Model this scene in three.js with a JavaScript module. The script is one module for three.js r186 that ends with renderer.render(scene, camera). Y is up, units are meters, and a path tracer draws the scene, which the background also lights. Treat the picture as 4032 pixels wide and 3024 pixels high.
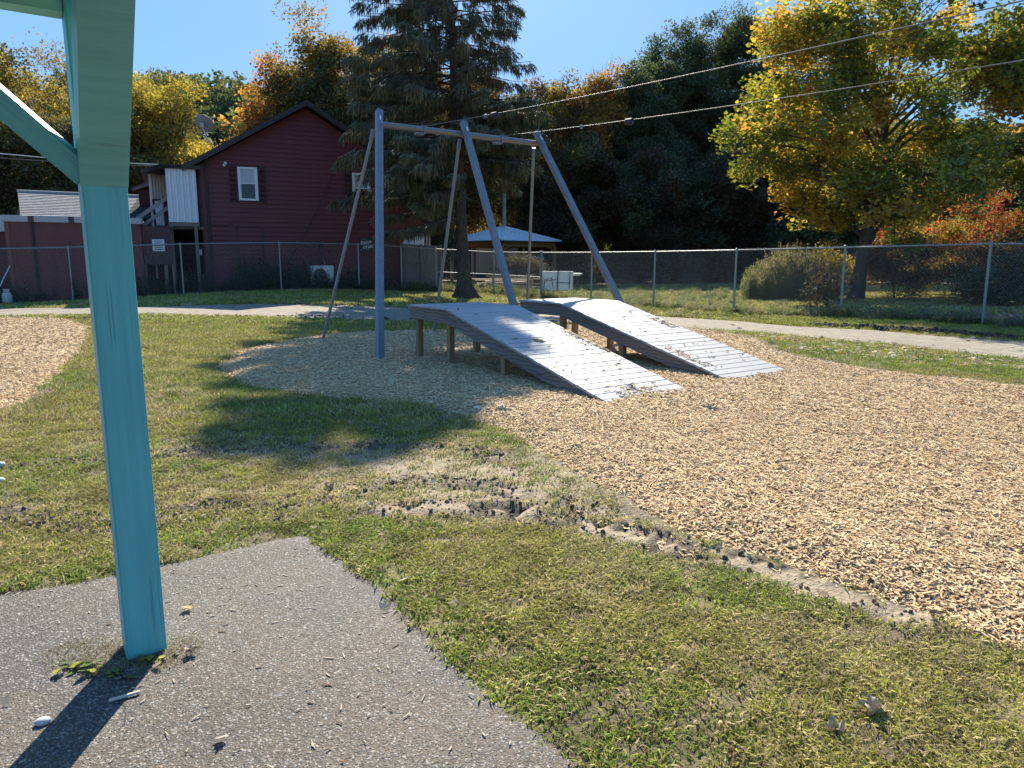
import * as THREE from 'three';
import { mergeGeometries } from 'three/addons/utils/BufferGeometryUtils.js';
import { RoundedBoxGeometry } from 'three/addons/geometries/RoundedBoxGeometry.js';
import { FontLoader } from 'three/addons/loaders/FontLoader.js';
import { TextGeometry } from 'three/addons/geometries/TextGeometry.js';

// ------------------------------------------------------------ camera, sky, sun, exposure
const scene = new THREE.Scene();
const camera = new THREE.PerspectiveCamera(56.2, 4 / 3, 0.05, 3000);
camera.position.set(0, 1.5, 0);
camera.rotation.set(-9.6 * Math.PI / 180, 0, 0);
const renderer = new THREE.WebGLRenderer({ antialias: true });
renderer.toneMapping = THREE.LinearToneMapping;
renderer.toneMappingExposure = 2.45;
renderer.shadowMap.enabled = true;
const SUN_EL = 38.5 * Math.PI / 180, SUN_AZ = 2.5 * Math.PI / 180;   // shadows run towards the camera
const sunDir = new THREE.Vector3(-Math.sin(SUN_AZ) * Math.cos(SUN_EL), Math.sin(SUN_EL), -Math.cos(SUN_AZ) * Math.cos(SUN_EL));
const sun = new THREE.DirectionalLight(new THREE.Color(1, 0.91, 0.74), 5.0);
sun.target.position.set(0, 0, -20); sun.position.copy(sunDir).multiplyScalar(80).add(sun.target.position);
sun.castShadow = true; sun.shadow.mapSize.set(4096, 4096);
Object.assign(sun.shadow.camera, { left: -45, right: 45, top: 45, bottom: -45, near: 1, far: 200 });
scene.add(sun, sun.target);
{ // clear autumn sky: pale at the horizon, blue above, a little brighter round the sun
  const W = 512, H = 256, d = new Float32Array(W * H * 4);
  const v = new THREE.Vector3();
  for (let j = 0; j < H; j++) for (let i = 0; i < W; i++) {
    const el = ((j + 0.5) / H - 0.5) * Math.PI, az = ((i + 0.5) / W - 0.5) * 2 * Math.PI;
    v.set(Math.cos(az) * Math.cos(el), Math.sin(el), Math.sin(az) * Math.cos(el));
    const s = Math.max(0, v.y), t = 1 - Math.pow(1 - s, 3.2);
    const c = Math.max(0, v.dot(sunDir)), glow = 0.07 * Math.pow(c, 6) + 0.35 * Math.pow(c, 40);
    let r = 0.185 + (0.055 - 0.185) * t, g = 0.335 + (0.165 - 0.335) * t, b = 0.50 + (0.385 - 0.50) * t;
    if (v.y < 0) { r = 0.09; g = 0.09; b = 0.075; }
    const o = (j * W + i) * 4;
    d[o] = r + glow; d[o + 1] = g + glow * 0.98; d[o + 2] = b + glow * 0.9; d[o + 3] = 1;
  }
  const t = new THREE.DataTexture(d, W, H, THREE.RGBAFormat, THREE.FloatType);
  t.mapping = THREE.EquirectangularReflectionMapping; t.magFilter = t.minFilter = THREE.LinearFilter; t.needsUpdate = true;
  scene.background = t; scene.environment = t;
}

// ------------------------------------------------------------ helpers
const V = (x, y, z) => new THREE.Vector3(x, y, z);
const P = (X, F, Y = 0) => new THREE.Vector3(X, Y, -F);           // X to the right, F metres ahead, Y up
function RNG(a) { return () => { a |= 0; a = a + 0x6D2B79F5 | 0; let t = Math.imul(a ^ a >>> 15, 1 | a); t = t + Math.imul(t ^ t >>> 7, 61 | t) ^ t; return ((t ^ t >>> 14) >>> 0) / 4294967296; }; }
const hash = (x, y, s = 0) => { let h = Math.imul(x | 0, 374761393) ^ Math.imul(y | 0, 668265263) ^ Math.imul(s | 0, 2147483647 - 58); h = Math.imul(h ^ h >>> 13, 1274126177); return ((h ^ h >>> 16) >>> 0) / 4294967296; };
function noise(x, y, s = 0) {
  const i = Math.floor(x), j = Math.floor(y), fx = x - i, fy = y - j, u = fx * fx * (3 - 2 * fx), w = fy * fy * (3 - 2 * fy);
  return (hash(i, j, s) * (1 - u) + hash(i + 1, j, s) * u) * (1 - w) + (hash(i, j + 1, s) * (1 - u) + hash(i + 1, j + 1, s) * u) * w;
}
const fbm = (x, y, s = 0, n = 4) => { let a = 0, k = 0.5, t = 0; for (let i = 0; i < n; i++) { a += k * noise(x, y, s + i); t += k; x *= 2.03; y *= 2.03; k *= 0.5; } return a / t; };
const ss = (a, b, x) => { const t = Math.min(1, Math.max(0, (x - a) / (b - a))); return t * t * (3 - 2 * t); };
const lerp = (a, b, t) => a + (b - a) * t;
const mix3 = (a, b, t) => [lerp(a[0], b[0], t), lerp(a[1], b[1], t), lerp(a[2], b[2], t)];

const used = {};
function numbered(n) { used[n] = (used[n] ?? -1) + 1; return used[n] ? n + '_' + String(used[n]).padStart(3, '0') : n; }
function tag(o, label, category, group, kind) {
  if (label) o.userData.label = label;
  if (category) o.userData.category = category;
  if (group) o.userData.group = group;
  if (kind) o.userData.kind = kind;
  return o;
}
function thing(name, label, category, pos = V(0, 0, 0), ry = 0, group) {
  const o = new THREE.Group(); o.name = numbered(name); o.position.copy(pos); o.rotation.y = ry; scene.add(o);
  return tag(o, label, category, group);
}
function shade(m) { m.castShadow = m.receiveShadow = true; return m; }
function part(parent, name, geo, mat, label) {
  if (Array.isArray(geo)) geo = merge(geo);
  const m = shade(new THREE.Mesh(geo, mat)); m.name = name; if (label) m.userData.label = label; parent.add(m); return m;
}
function top(name, geo, mat, label, category, group, kind) {
  if (Array.isArray(geo)) geo = merge(geo);
  const m = shade(new THREE.Mesh(geo, mat)); m.name = numbered(name); scene.add(m); return tag(m, label, category, group, kind);
}
function merge(list) {
  const l = list.map(g => { const q = g.index ? g.toNonIndexed() : g.clone(); for (const k of Object.keys(q.attributes)) if (!['position', 'normal', 'uv'].includes(k)) q.deleteAttribute(k); if (!q.attributes.uv) q.setAttribute('uv', new THREE.BufferAttribute(new Float32Array(q.attributes.position.count * 2), 2)); return q; });
  return l.length === 1 ? l[0] : mergeGeometries(l);
}
// uv in metres, u along the grain axis
function metricUV(g, axis, off = [0, 0]) {
  if (g.index) g = g.toNonIndexed();
  const p = g.attributes.position, n = g.attributes.normal, uv = new Float32Array(p.count * 2);
  const o = [0, 1, 2].filter(k => k !== axis);
  for (let i = 0; i < p.count; i++) {
    const q = [p.getX(i), p.getY(i), p.getZ(i)], m = [Math.abs(n.getX(i)), Math.abs(n.getY(i)), Math.abs(n.getZ(i))];
    if (m[axis] > 0.7) { uv[2 * i] = q[o[0]] + off[0]; uv[2 * i + 1] = q[o[1]] + off[1]; }
    else { const c = m[o[0]] < m[o[1]] ? o[0] : o[1]; uv[2 * i] = q[axis] + off[0]; uv[2 * i + 1] = q[c] + off[1] + (c === o[0] ? 0.37 : 0); }
  }
  g.setAttribute('uv', new THREE.BufferAttribute(uv, 2)); return g;
}
let boardSeed = 1;
function box(w, h, d, x = 0, y = 0, z = 0, bevel = 0, rot) {         // centred at x, y, z
  let g = bevel ? new RoundedBoxGeometry(w, h, d, 1, bevel) : new THREE.BoxGeometry(w, h, d);
  const ax = w >= h && w >= d ? 0 : h >= d ? 1 : 2; boardSeed++;
  g = metricUV(g, ax, [hash(boardSeed, 3) * 7, hash(boardSeed, 5) * 5]);
  if (rot) { g.rotateX(rot[0]); g.rotateY(rot[1]); g.rotateZ(rot[2]); }
  g.translate(x, y, z); return g;
}
function hexa(a, b, axis = 0) {                                       // two quads (same order) joined into a solid
  const q = [], pos = [];
  const quad = (p, r, s, t) => q.push(p, r, s, p, s, t);
  quad(a[0], a[1], a[2], a[3]); quad(b[3], b[2], b[1], b[0]);
  for (let i = 0; i < 4; i++) { const j = (i + 1) % 4; quad(a[j], a[i], b[i], b[j]); }
  for (const p of q) pos.push(p.x, p.y, p.z);
  const g = new THREE.BufferGeometry(); g.setAttribute('position', new THREE.Float32BufferAttribute(pos, 3)); g.computeVertexNormals();
  boardSeed++;
  return metricUV(g, axis, [hash(boardSeed, 3) * 7, hash(boardSeed, 5) * 5]);
}
function rod(p0, p1, r0, r1 = r0, seg = 8) {
  const d = p1.clone().sub(p0), L = d.length(), g = new THREE.CylinderGeometry(r1, r0, L, seg, 1);
  const u = g.attributes.uv; for (let i = 0; i < u.count; i++) u.setXY(i, u.getY(i) * L, u.getX(i) * r0 * 6.28);
  g.translate(0, L / 2, 0); g.applyQuaternion(new THREE.Quaternion().setFromUnitVectors(V(0, 1, 0), d.normalize())); g.translate(p0.x, p0.y, p0.z); return g;
}
function beam(p0, p1, w, h, up = V(0, 1, 0), bevel = 0.004) {        // squared bar from p0 to p1
  const d = p1.clone().sub(p0), L = d.length(); d.normalize();
  const s = up.clone().cross(d).normalize(), u = d.clone().cross(s);
  let g = metricUV(new RoundedBoxGeometry(w, h, L, 1, bevel), 2, [hash(++boardSeed, 3) * 7, hash(boardSeed, 5) * 5]);
  g.applyMatrix4(new THREE.Matrix4().makeBasis(s, u, d).setPosition(p0.clone().add(p1).multiplyScalar(0.5))); return g;
}
function limb(pts, radii, seg = 7) {                                  // tapered tube
  const pos = [], nor = [], uv = [], idx = []; let along = 0;
  let ref = V(0.31, 0.2, 0.93);
  for (let i = 0; i < pts.length; i++) {
    const d = pts[Math.min(i + 1, pts.length - 1)].clone().sub(pts[Math.max(i - 1, 0)]).normalize();
    if (Math.abs(d.dot(ref)) > 0.95) ref = V(1, 0, 0);
    const s = ref.clone().cross(d).normalize(), t = d.clone().cross(s);
    if (i) along += pts[i].distanceTo(pts[i - 1]);
    for (let k = 0; k <= seg; k++) {
      const a = k / seg * 2 * Math.PI, n = s.clone().multiplyScalar(Math.cos(a)).addScaledVector(t, Math.sin(a));
      const r = typeof radii === 'function' ? radii(i, a) : radii[i];
      pos.push(pts[i].x + n.x * r, pts[i].y + n.y * r, pts[i].z + n.z * r); nor.push(n.x, n.y, n.z); uv.push(along, k / seg * 6.28 * r);
    }
  }
  const m = seg + 1;
  for (let i = 0; i < pts.length - 1; i++) for (let k = 0; k < seg; k++) { const a = i * m + k, b = a + m; idx.push(a, a + 1, b, a + 1, b + 1, b); }
  const g = new THREE.BufferGeometry();
  g.setAttribute('position', new THREE.Float32BufferAttribute(pos, 3)); g.setAttribute('normal', new THREE.Float32BufferAttribute(nor, 3)); g.setAttribute('uv', new THREE.Float32BufferAttribute(uv, 2)); g.setIndex(idx); return g;
}
const lin2s = c => { c = Math.min(1, Math.max(0, c)); return 255 * (c < 0.0031308 ? 12.92 * c : 1.055 * Math.pow(c, 1 / 2.4) - 0.055); };
function tex(w, h, fn, color = true, repeat = [1, 1]) {               // fn(x, y in 0..1) -> linear rgb or a number
  const d = new Uint8Array(w * h * 4);
  for (let j = 0; j < h; j++) for (let i = 0; i < w; i++) {
    const c = fn((i + 0.5) / w, (j + 0.5) / h, i, j), o = (j * w + i) * 4;
    if (color) { d[o] = lin2s(c[0]); d[o + 1] = lin2s(c[1]); d[o + 2] = lin2s(c[2]); } else d[o] = d[o + 1] = d[o + 2] = 255 * Math.min(1, Math.max(0, c));
    d[o + 3] = 255;
  }
  return wrapTex(new THREE.DataTexture(d, w, h), color, repeat);
}
function wrapTex(t, color, repeat) {
  t.wrapS = t.wrapT = THREE.RepeatWrapping; t.magFilter = THREE.LinearFilter; t.minFilter = THREE.LinearMipmapLinearFilter; t.generateMipmaps = true;
  if (color) t.colorSpace = THREE.SRGBColorSpace; t.repeat.set(...repeat); t.needsUpdate = true; return t;
}
const col = (r, g, b) => new THREE.Color().setRGB(r, g, b);
const std = (c, roughness = 0.8, o = {}) => new THREE.MeshStandardMaterial({ color: c ? col(...c) : 0xffffff, roughness, side: THREE.DoubleSide, ...o });
// tileable noise on a torus-ish lattice
function tnoise(x, y, n, m, s) { // n x m cells wrapping
  x *= n; y *= m; const i = Math.floor(x), j = Math.floor(y), fx = x - i, fy = y - j, u = fx * fx * (3 - 2 * fx), w = fy * fy * (3 - 2 * fy);
  const h = (a, b) => hash(((a % n) + n) % n, ((b % m) + m) % m, s);
  return (h(i, j) * (1 - u) + h(i + 1, j) * u) * (1 - w) + (h(i, j + 1) * (1 - u) + h(i + 1, j + 1) * u) * w;
}
// wood: 2 m x 0.5 m tile, grain along u
function woodTex(base, dark, seed, contrast = 1, knots = 5) {
  const r = RNG(seed), K = []; for (let i = 0; i < knots; i++) K.push([r(), r(), 0.012 + r() * 0.02]);
  const field = (x, y) => {
    let warp = 0.10 * tnoise(x, y, 5, 3, seed) + 0.04 * tnoise(x, y, 14, 5, seed + 1), ring = 0;
    for (const [kx, ky, kr] of K) { let dx = Math.abs(x - kx); dx = Math.min(dx, 1 - dx) * 4; let dy = Math.abs(y - ky); dy = Math.min(dy, 1 - dy); const q = Math.sqrt(dx * dx * 0.15 + dy * dy); warp += 0.10 * Math.exp(-q * q / 0.006); if (q < kr * 2) ring = Math.max(ring, 1 - q / (kr * 2)); }
    const g = 0.5 + 0.5 * Math.sin((y + warp) * 6.283 * 11);
    return [g, tnoise(x, y, 12, 160, seed + 2), tnoise(x, y, 40, 330, seed + 4), ring, tnoise(x, y, 4, 3, seed + 7)];
  };
  const map = tex(1024, 256, (x, y) => { const [g, f, ff, k, b] = field(x, y); let t = contrast * (0.45 * Math.pow(g, 2) + 0.35 * f + 0.25 * ff - 0.25 + 0.25 * (b - 0.5)) + k * 0.5; return mix3(base, dark, Math.min(1, Math.max(0, t))); }, true, [0.5, 2]);
  const bump = tex(512, 128, (x, y) => { const [g, f, ff, k] = field(x, y); return 0.6 - 0.35 * g * g * 0.7 - 0.3 * f - 0.2 * ff; }, false, [0.5, 2]);
  return [map, bump];
}
function wood(base, dark, seed, rough = 0.8, contrast = 1, bump = 0.0015) { const [map, b] = woodTex(base, dark, seed, contrast); return std(null, rough, { map, bumpMap: b, bumpScale: bump }); }
const dummy = new THREE.Object3D();
function instances(name, geo, mat, list, parent, label, category, kind) {   // list of {p, q|e, s, c}
  const m = new THREE.InstancedMesh(geo, mat, list.length); const c = new THREE.Color();
  list.forEach((it, i) => {
    dummy.position.copy(it.p); if (it.q) dummy.quaternion.copy(it.q); else dummy.rotation.set(...(it.e || [0, 0, 0]));
    if (it.s && it.s.isVector3) dummy.scale.copy(it.s); else dummy.scale.setScalar(it.s ?? 1);
    dummy.updateMatrix(); m.setMatrixAt(i, dummy.matrix);
    if (it.c) { c.setRGB(it.c[0], it.c[1], it.c[2]); m.setColorAt(i, c); }
  });
  shade(m); m.name = parent ? name : numbered(name); (parent || scene).add(m); return tag(m, label, category, null, kind);
}

// ------------------------------------------------------------ terrain and its patches
const terrain = (X, F) => 0.42 * ss(13, 28, F) * Math.exp(-Math.pow((X + 8) / (X < -8 ? 8 : 6), 2)) + 0.1 * ss(5, 12, X) * ss(12, 18, F);
function sdf(poly, x, y) {                                            // > 0 inside
  let d = 1e9, inside = false;
  for (let i = 0, j = poly.length - 1; i < poly.length; j = i++) {
    const [xi, yi] = poly[i], [xj, yj] = poly[j], ex = xj - xi, ey = yj - yi, wx = x - xi, wy = y - yi;
    const t = Math.min(1, Math.max(0, (wx * ex + wy * ey) / (ex * ex + ey * ey))), dx = wx - ex * t, dy = wy - ey * t;
    d = Math.min(d, dx * dx + dy * dy);
    if ((yi > y) !== (yj > y) && x < (xj - xi) * (y - yi) / (yj - yi) + xi) inside = !inside;
  }
  return inside ? Math.sqrt(d) : -Math.sqrt(d);
}
const CHIPS = [[-4.32, 10.27], [-3.39, 8.86], [-2.62, 8.23], [-1.79, 7.88], [-1.13, 7.62], [-0.7, 7.29], [-0.24, 6.54], [0.09, 5.85], [0.47, 4.92], [0.75, 4.34], [0.98, 3.79], [1.28, 3.5], [1.56, 3.16], [1.79, 2.89], [2.0, 2.55], [2.4, 2.0], [5, 1], [11, 2], [9.5, 5], [6.6, 8.3], [5.18, 10.02], [4.55, 12.16], [4.97, 14.42], [4.41, 16.15], [3.4, 16.6], [2.3, 17.6], [0.27, 17.0], [-1.6, 15.95], [-2.89, 15.66], [-3.93, 15.01], [-4.49, 13.74], [-4.74, 12.5]];
const CHIPS2 = [[-5.22, 7.18], [-5.38, 7.93], [-6.3, 10.02], [-8.04, 13.57], [-9.68, 16.5], [-10.86, 18.05], [-12.46, 18.6], [-15, 18.4], [-18, 15], [-14, 8], [-8, 5]];
const PATH = [[-26, 27], [-20.5, 24.0], [-15.44, 21.9], [-10.98, 21.35], [-7.06, 21.78], [-3.63, 22.0], [0, 21.7], [4.1, 20.4], [5.87, 18.7], [6.84, 16.8], [8.08, 15.57], [9.7, 13.57], [12.5, 10.6], [16, 7.5], [14, 5.5], [10.5, 8.6], [8.06, 11.23], [7.02, 13.3], [5.18, 15.7], [3.84, 16.75], [2.2, 17.9], [0, 17.6], [-3.28, 17.85], [-5.95, 18.31], [-9.86, 18.9], [-12.98, 18.9], [-17, 19.8], [-26, 24]];
const ASPHALT = [[-6, 2.0], [-2.9, 2.85], [-2.35, 3.07], [-2.1, 3.18], [-1.86, 3.32], [-1.63, 3.47], [-1.37, 3.68], [-1.16, 3.80], [-1.08, 3.72], [-0.82, 3.38], [-0.58, 3.07], [-0.39, 2.74], [-0.18, 2.43], [-0.01, 2.19], [0.19, 1.94], [0.5, 1.4], [0.9, 0.4], [1.2, -4], [-6, -4]];
const chipSD = (x, f) => Math.max(sdf(CHIPS, x, f), sdf(CHIPS2, x, f)) + 0.16 * (fbm(x * 2.2, f * 2.2, 11, 3) - 0.5);
const pathSD = (x, f) => sdf(PATH, x, f) + 0.5 * (fbm(x * 0.9, f * 0.9, 21, 4) - 0.5);
const asphSD = (x, f) => sdf(ASPHALT, x, f) + 0.06 * (fbm(x * 5, f * 5, 31, 3) - 0.5);
// wheel tracks in the mud
const TRACKS = [
  { pts: [[-3.6, 4.05], [-2.99, 4.0], [-2.34, 4.02], [-1.79, 4.22], [-1.44, 4.26]], w: 0.17, dark: 0.75, lug: 0.45 },
  { pts: [[-1.3, 4.35], [-1.0, 4.62], [-0.66, 4.85], [-0.3, 4.75]], w: 0.15, dark: 0.55, lug: 0.35 },
  { pts: [[-3.9, 5.15], [-3.19, 5.29], [-2.53, 5.56], [-1.86, 5.75], [-1.17, 5.78], [-0.6, 5.8], [-0.1, 5.45]], w: 0.14, dark: 0.55, lug: 0.5 },
  { pts: [[-0.75, 4.2], [-0.1, 4.28], [0.25, 4.1], [0.52, 3.93], [0.86, 3.66], [1.25, 3.36], [1.7, 2.9]], w: 0.17, dark: 0.6, lug: 1 },
  { pts: [[-0.2, 4.75], [0.2, 4.5], [0.5, 4.3], [0.72, 4.0]], w: 0.12, dark: 0.5, lug: 0.8 },
];
function track(x, f) {                                                // [strength, lug hollow, sandy floor]
  let best = 0, hole = 0, floor = 0;
  for (const T of TRACKS) {
    let along = 0;
    for (let i = 0; i < T.pts.length - 1; i++) {
      const [x0, f0] = T.pts[i], [x1, f1] = T.pts[i + 1], ex = x1 - x0, ef = f1 - f0, L = Math.hypot(ex, ef);
      const t = Math.min(1, Math.max(0, ((x - x0) * ex + (f - f0) * ef) / (L * L))), dx = x - x0 - ex * t, df = f - f0 - ef * t, d = Math.hypot(dx, df), side = Math.sign(ex * df - ef * dx) || 1;
      if (d < T.w * 2.6) {
        const k = ss(0.40, 0.62, fbm(x * 8, f * 8, 15, 3) * 0.7 + 0.62 * Math.exp(-d * d / (T.w * T.w * 1.5)) - 0.16);
        best = Math.max(best, k * T.dark);
        const s = along + t * L, ph = (s + side * 0.055) / 0.13, cell = Math.floor(ph), inx = Math.abs(ph - cell - 0.5);
        const lat = Math.abs(d - T.w * 0.62);
        if (hash(cell, side > 0 ? 1 : 2, 7) < 0.8) hole = Math.max(hole, T.lug * (1 - ss(0.16, 0.34, inx)) * (1 - ss(0.03, 0.065, lat)));
        if (T.lug > 0.7) floor = Math.max(floor, (1 - ss(T.w * 0.4, T.w * 0.85, d)) * ss(0.42, 0.58, fbm(x * 6, f * 6, 19, 3) + 0.06));
      }
      along += L;
    }
  }
  return [best, hole, floor];
}
const sandy = (x, f) => Math.exp(-Math.pow((x + 0.35) / 1.15, 2) - Math.pow((f - 4.85 + 0.25 * x) / 0.75, 2)) + 0.35 * Math.exp(-Math.pow((x + 2.2) / 1.4, 2) - Math.pow((f - 5.6) / 0.3, 2)) + 0.5 * Math.exp(-Math.pow((x + 1.6) / 1.5, 2) - Math.pow((f - 23.2) / 0.8, 2));
const bare = (x, f) => Math.min(1, 1.15 * sandy(x, f) * (0.45 + 1.1 * fbm(x * 3.1, f * 3.1, 41, 4)));
const lawnMicro = (x, f) => { const near = 1 - ss(9, 14, f); if (near <= 0 || f < 0.5) return 0; const [k, h, fl] = track(x, f); return near * ((fbm(x * 1.3, f * 1.3, 51, 3) - 0.5) * 0.06 + (fbm(x * 9, f * 9, 61, 3) - 0.5) * (0.018 + 0.035 * k) - 0.035 * h - 0.008 * fl + 0.012 * k); };
const lawnH = (x, f) => { let y = terrain(x, f); if (f > 30) y += 0.0; return y + lawnMicro(x, f); };
// ------------------------------------------------------------ ground sheets
function gridAxis(a, b, fine, lo, hi, grow) {                         // fine step inside [a, b], growing outside
  const r = []; for (let x = a; x <= b + 1e-6; x += fine) r.push(x);
  let s = fine, x = b; while (x < hi) { s *= grow; x += s; r.push(Math.min(x, hi)); }
  s = fine; x = a; const l = []; while (x > lo) { s *= grow; x -= s; l.unshift(Math.max(x, lo)); }
  return l.concat(r);
}
function sheet(xs, fs, yOf, colOf, keep) {
  const nx = xs.length, nf = fs.length, pos = new Float32Array(nx * nf * 3), uv = new Float32Array(nx * nf * 2), cl = colOf ? new Float32Array(nx * nf * 3) : null, ok = keep ? new Uint8Array(nx * nf) : null, idx = [];
  for (let j = 0; j < nf; j++) for (let i = 0; i < nx; i++) {
    const k = j * nx + i, x = xs[i], f = fs[j];
    if (ok) { ok[k] = keep(x, f) ? 1 : 0; }
    pos[3 * k] = x; pos[3 * k + 1] = yOf(x, f); pos[3 * k + 2] = -f; uv[2 * k] = x; uv[2 * k + 1] = f;
    if (cl) { const c = colOf(x, f); cl[3 * k] = c[0]; cl[3 * k + 1] = c[1]; cl[3 * k + 2] = c[2]; }
  }
  for (let j = 0; j < nf - 1; j++) for (let i = 0; i < nx - 1; i++) {
    const a = j * nx + i, b = a + 1, c = a + nx, d = c + 1;
    if (ok && !(ok[a] || ok[b] || ok[c] || ok[d])) continue;
    idx.push(a, b, d, a, d, c);
  }
  const g = new THREE.BufferGeometry();
  g.setAttribute('position', new THREE.BufferAttribute(pos, 3)); g.setAttribute('uv', new THREE.BufferAttribute(uv, 2));
  if (cl) g.setAttribute('color', new THREE.BufferAttribute(cl, 3));
  g.setIndex(idx); g.computeVertexNormals(); return g;
}
const GREEN = [0.17, 0.23, 0.04], LIME = [0.29, 0.31, 0.045], OLIVE = [0.29, 0.26, 0.075], STRAW = [0.44, 0.36, 0.19], BROWN = [0.17, 0.12, 0.07], SOIL = [0.085, 0.06, 0.04], SAND = [0.40, 0.315, 0.22];
function grassTone(x, f) {
  const a = fbm(x * 0.55, f * 0.55, 71, 3), b = fbm(x * 2.3, f * 2.3, 75, 3), far = ss(8, 18, f);
  let c = mix3(OLIVE, GREEN, ss(0.40, 0.62, a));
  c = mix3(c, LIME, 0.75 * far * ss(0.3, 0.55, b + 0.1));
  c = mix3(c, STRAW, 0.55 * ss(0.56, 0.72, b) * (1 - 0.5 * far));
  return c;
}
function lawnCol(x, f) {
  const n = fbm(x * 6, f * 6, 81, 3), b2 = bare(x, f), [k, h, fl] = f < 9 && f > 2 ? track(x, f) : [0, 0, 0];
  let c = mix3(mix3(grassTone(x, f), BROWN, 0.6), SOIL, 0.2 + 0.6 * ss(0.42, 0.66, n));
  if (x > 3.5 && f > 9 && f < 19) c = mix3(c, BROWN, 0.5);
  const rim = Math.exp(-Math.pow((chipSD(x, f) + 0.1) / 0.09, 2)) * ss(0.45, 0.62, fbm(x * 2.5, f * 2.5, 95, 2)) * (f < 6 ? 1 : 0.6);
  c = mix3(c, SAND, b2 * (0.6 + 0.5 * (n - 0.4)));
  c = mix3(c, mix3(SOIL, SAND, 0.75 * ss(0.46, 0.6, fbm(x * 10, f * 10, 83, 3))), Math.min(1, k * 1.1)); c = mix3(c, SAND, fl * 0.75); c = mix3(c, [0.03, 0.022, 0.016], h);
  c = mix3(c, SOIL, Math.min(0.9, rim));
  if (f > 17 && f < 26 && x < 6) { const pd = Math.abs(pathSD(x, f) + 0.15); c = mix3(c, SOIL, 0.7 * (1 - ss(0.05, 0.3, pd)) * ss(0.45, 0.6, fbm(x * 1.4, f * 1.4, 97, 3))); }
  return c;
}
const grain = tex(1024, 1024, (x, y) => { const n = 0.45 * tnoise(x, y, 96, 96, 1) + 0.35 * tnoise(x, y, 300, 300, 2) + 0.2 * tnoise(x, y, 24, 24, 3), v = 0.55 + 0.75 * n; return [v * 0.8, v * 0.79, v * 0.77]; }, true, [0.5, 0.5]);
const grainB = tex(1024, 1024, (x, y) => 0.5 * tnoise(x, y, 96, 96, 1) + 0.35 * tnoise(x, y, 300, 300, 2) + 0.15 * tnoise(x, y, 24, 24, 3), false, [0.5, 0.5]);
{
  const xs = gridAxis(-5.2, 6.0, 0.045, -700, 700, 1.11), fs = gridAxis(1.5, 10.5, 0.045, -500, 1200, 1.10);
  const g = sheet(xs, fs, (x, f) => {
    let y = lawnH(x, f); if (Math.abs(x) > 60 || f > 60 || f < -20) return y;
    const s = Math.max(chipSD(x, f), pathSD(x, f), asphSD(x, f)); y = lerp(y, terrain(x, f), ss(-0.12, 0.02, s)); return y - 0.05 * ss(-0.02, 0.18, s);
  }, lawnCol);
  const m = top('lawn', g, std(null, 0.95, { vertexColors: true, map: grain, bumpMap: grainB, bumpScale: 0.012 }), 'mown grass and bare soil of the playground field', 'ground', null, 'structure');
}
// wood chips: sheet + loose chips
const chipH = (x, f, s) => terrain(x, f) - 0.03 + 0.075 * ss(-0.12, 0.45, s) + (s > 0 ? 0.03 * (fbm(x * 2.2, f * 2.2, 101, 3) - 0.5) : 0) + 0.02 * (fbm(x * 9, f * 9, 103, 2) - 0.5)
  - 0.05 * Math.exp(-(Math.pow((x - 1.55) / 0.13, 2) + Math.pow((f - 6.0) / 0.10, 2)));
function rasterChips(n, size, count, seed) {
  const d = new Uint8Array(n * n * 4), h = new Uint8Array(n * n * 4), r = RNG(seed);
  for (let i = 0; i < n * n; i++) { d[4 * i] = lin2s(0.30); d[4 * i + 1] = lin2s(0.19); d[4 * i + 2] = lin2s(0.11); d[4 * i + 3] = h[4 * i + 3] = 255; }
  for (let k = 0; k < count; k++) {
    const L = (0.02 + 0.035 * r()) / size * n, w = (0.005 + 0.008 * r()) / size * n, a = r() * 6.283, cx = r() * n, cy = r() * n, c = chipCol(r), ca = Math.cos(a), sa = Math.sin(a), lev = 60 + 195 * k / count;
    const R = Math.ceil(L / 2 + 2);
    for (let y = -R; y <= R; y++) for (let x = -R; x <= R; x++) {
      const u = x * ca + y * sa, v = -x * sa + y * ca; if (Math.abs(u) > L / 2 || Math.abs(v) > w / 2) continue;
      const px = ((Math.floor(cx + x) % n) + n) % n, py = ((Math.floor(cy + y) % n) + n) % n, o = 4 * (py * n + px), e = 0.85 + 0.3 * (v / w + 0.5);
      d[o] = lin2s(c[0] * e); d[o + 1] = lin2s(c[1] * e); d[o + 2] = lin2s(c[2] * e); h[o] = h[o + 1] = h[o + 2] = Math.min(255, lev + 60 * v / w);
    }
  }
  return [wrapTex(new THREE.DataTexture(d, n, n), true, [1 / size, 1 / size]), wrapTex(new THREE.DataTexture(h, n, n), false, [1 / size, 1 / size])];
}
function chipCol(r) {
  const t = r(), v = 0.72 + 0.42 * r();
  const c = t < 0.55 ? [0.60, 0.43, 0.235] : t < 0.82 ? [0.66, 0.51, 0.31] : t < 0.95 ? [0.49, 0.31, 0.145] : [0.26, 0.16, 0.095];
  return [c[0] * v, c[1] * v, c[2] * v];
}
const [chipMap, chipBump] = rasterChips(1024, 1.6, 9000, 5);
const chipSheetMat = std(null, 0.9, { map: chipMap, bumpMap: chipBump, bumpScale: 0.02 });
const inner = (x0, x1, f0, f1, st) => { const xs = [], fs = []; for (let x = x0; x <= x1; x += st) xs.push(x); for (let f = f0; f <= f1; f += st) fs.push(f); return [xs, fs]; };
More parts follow.
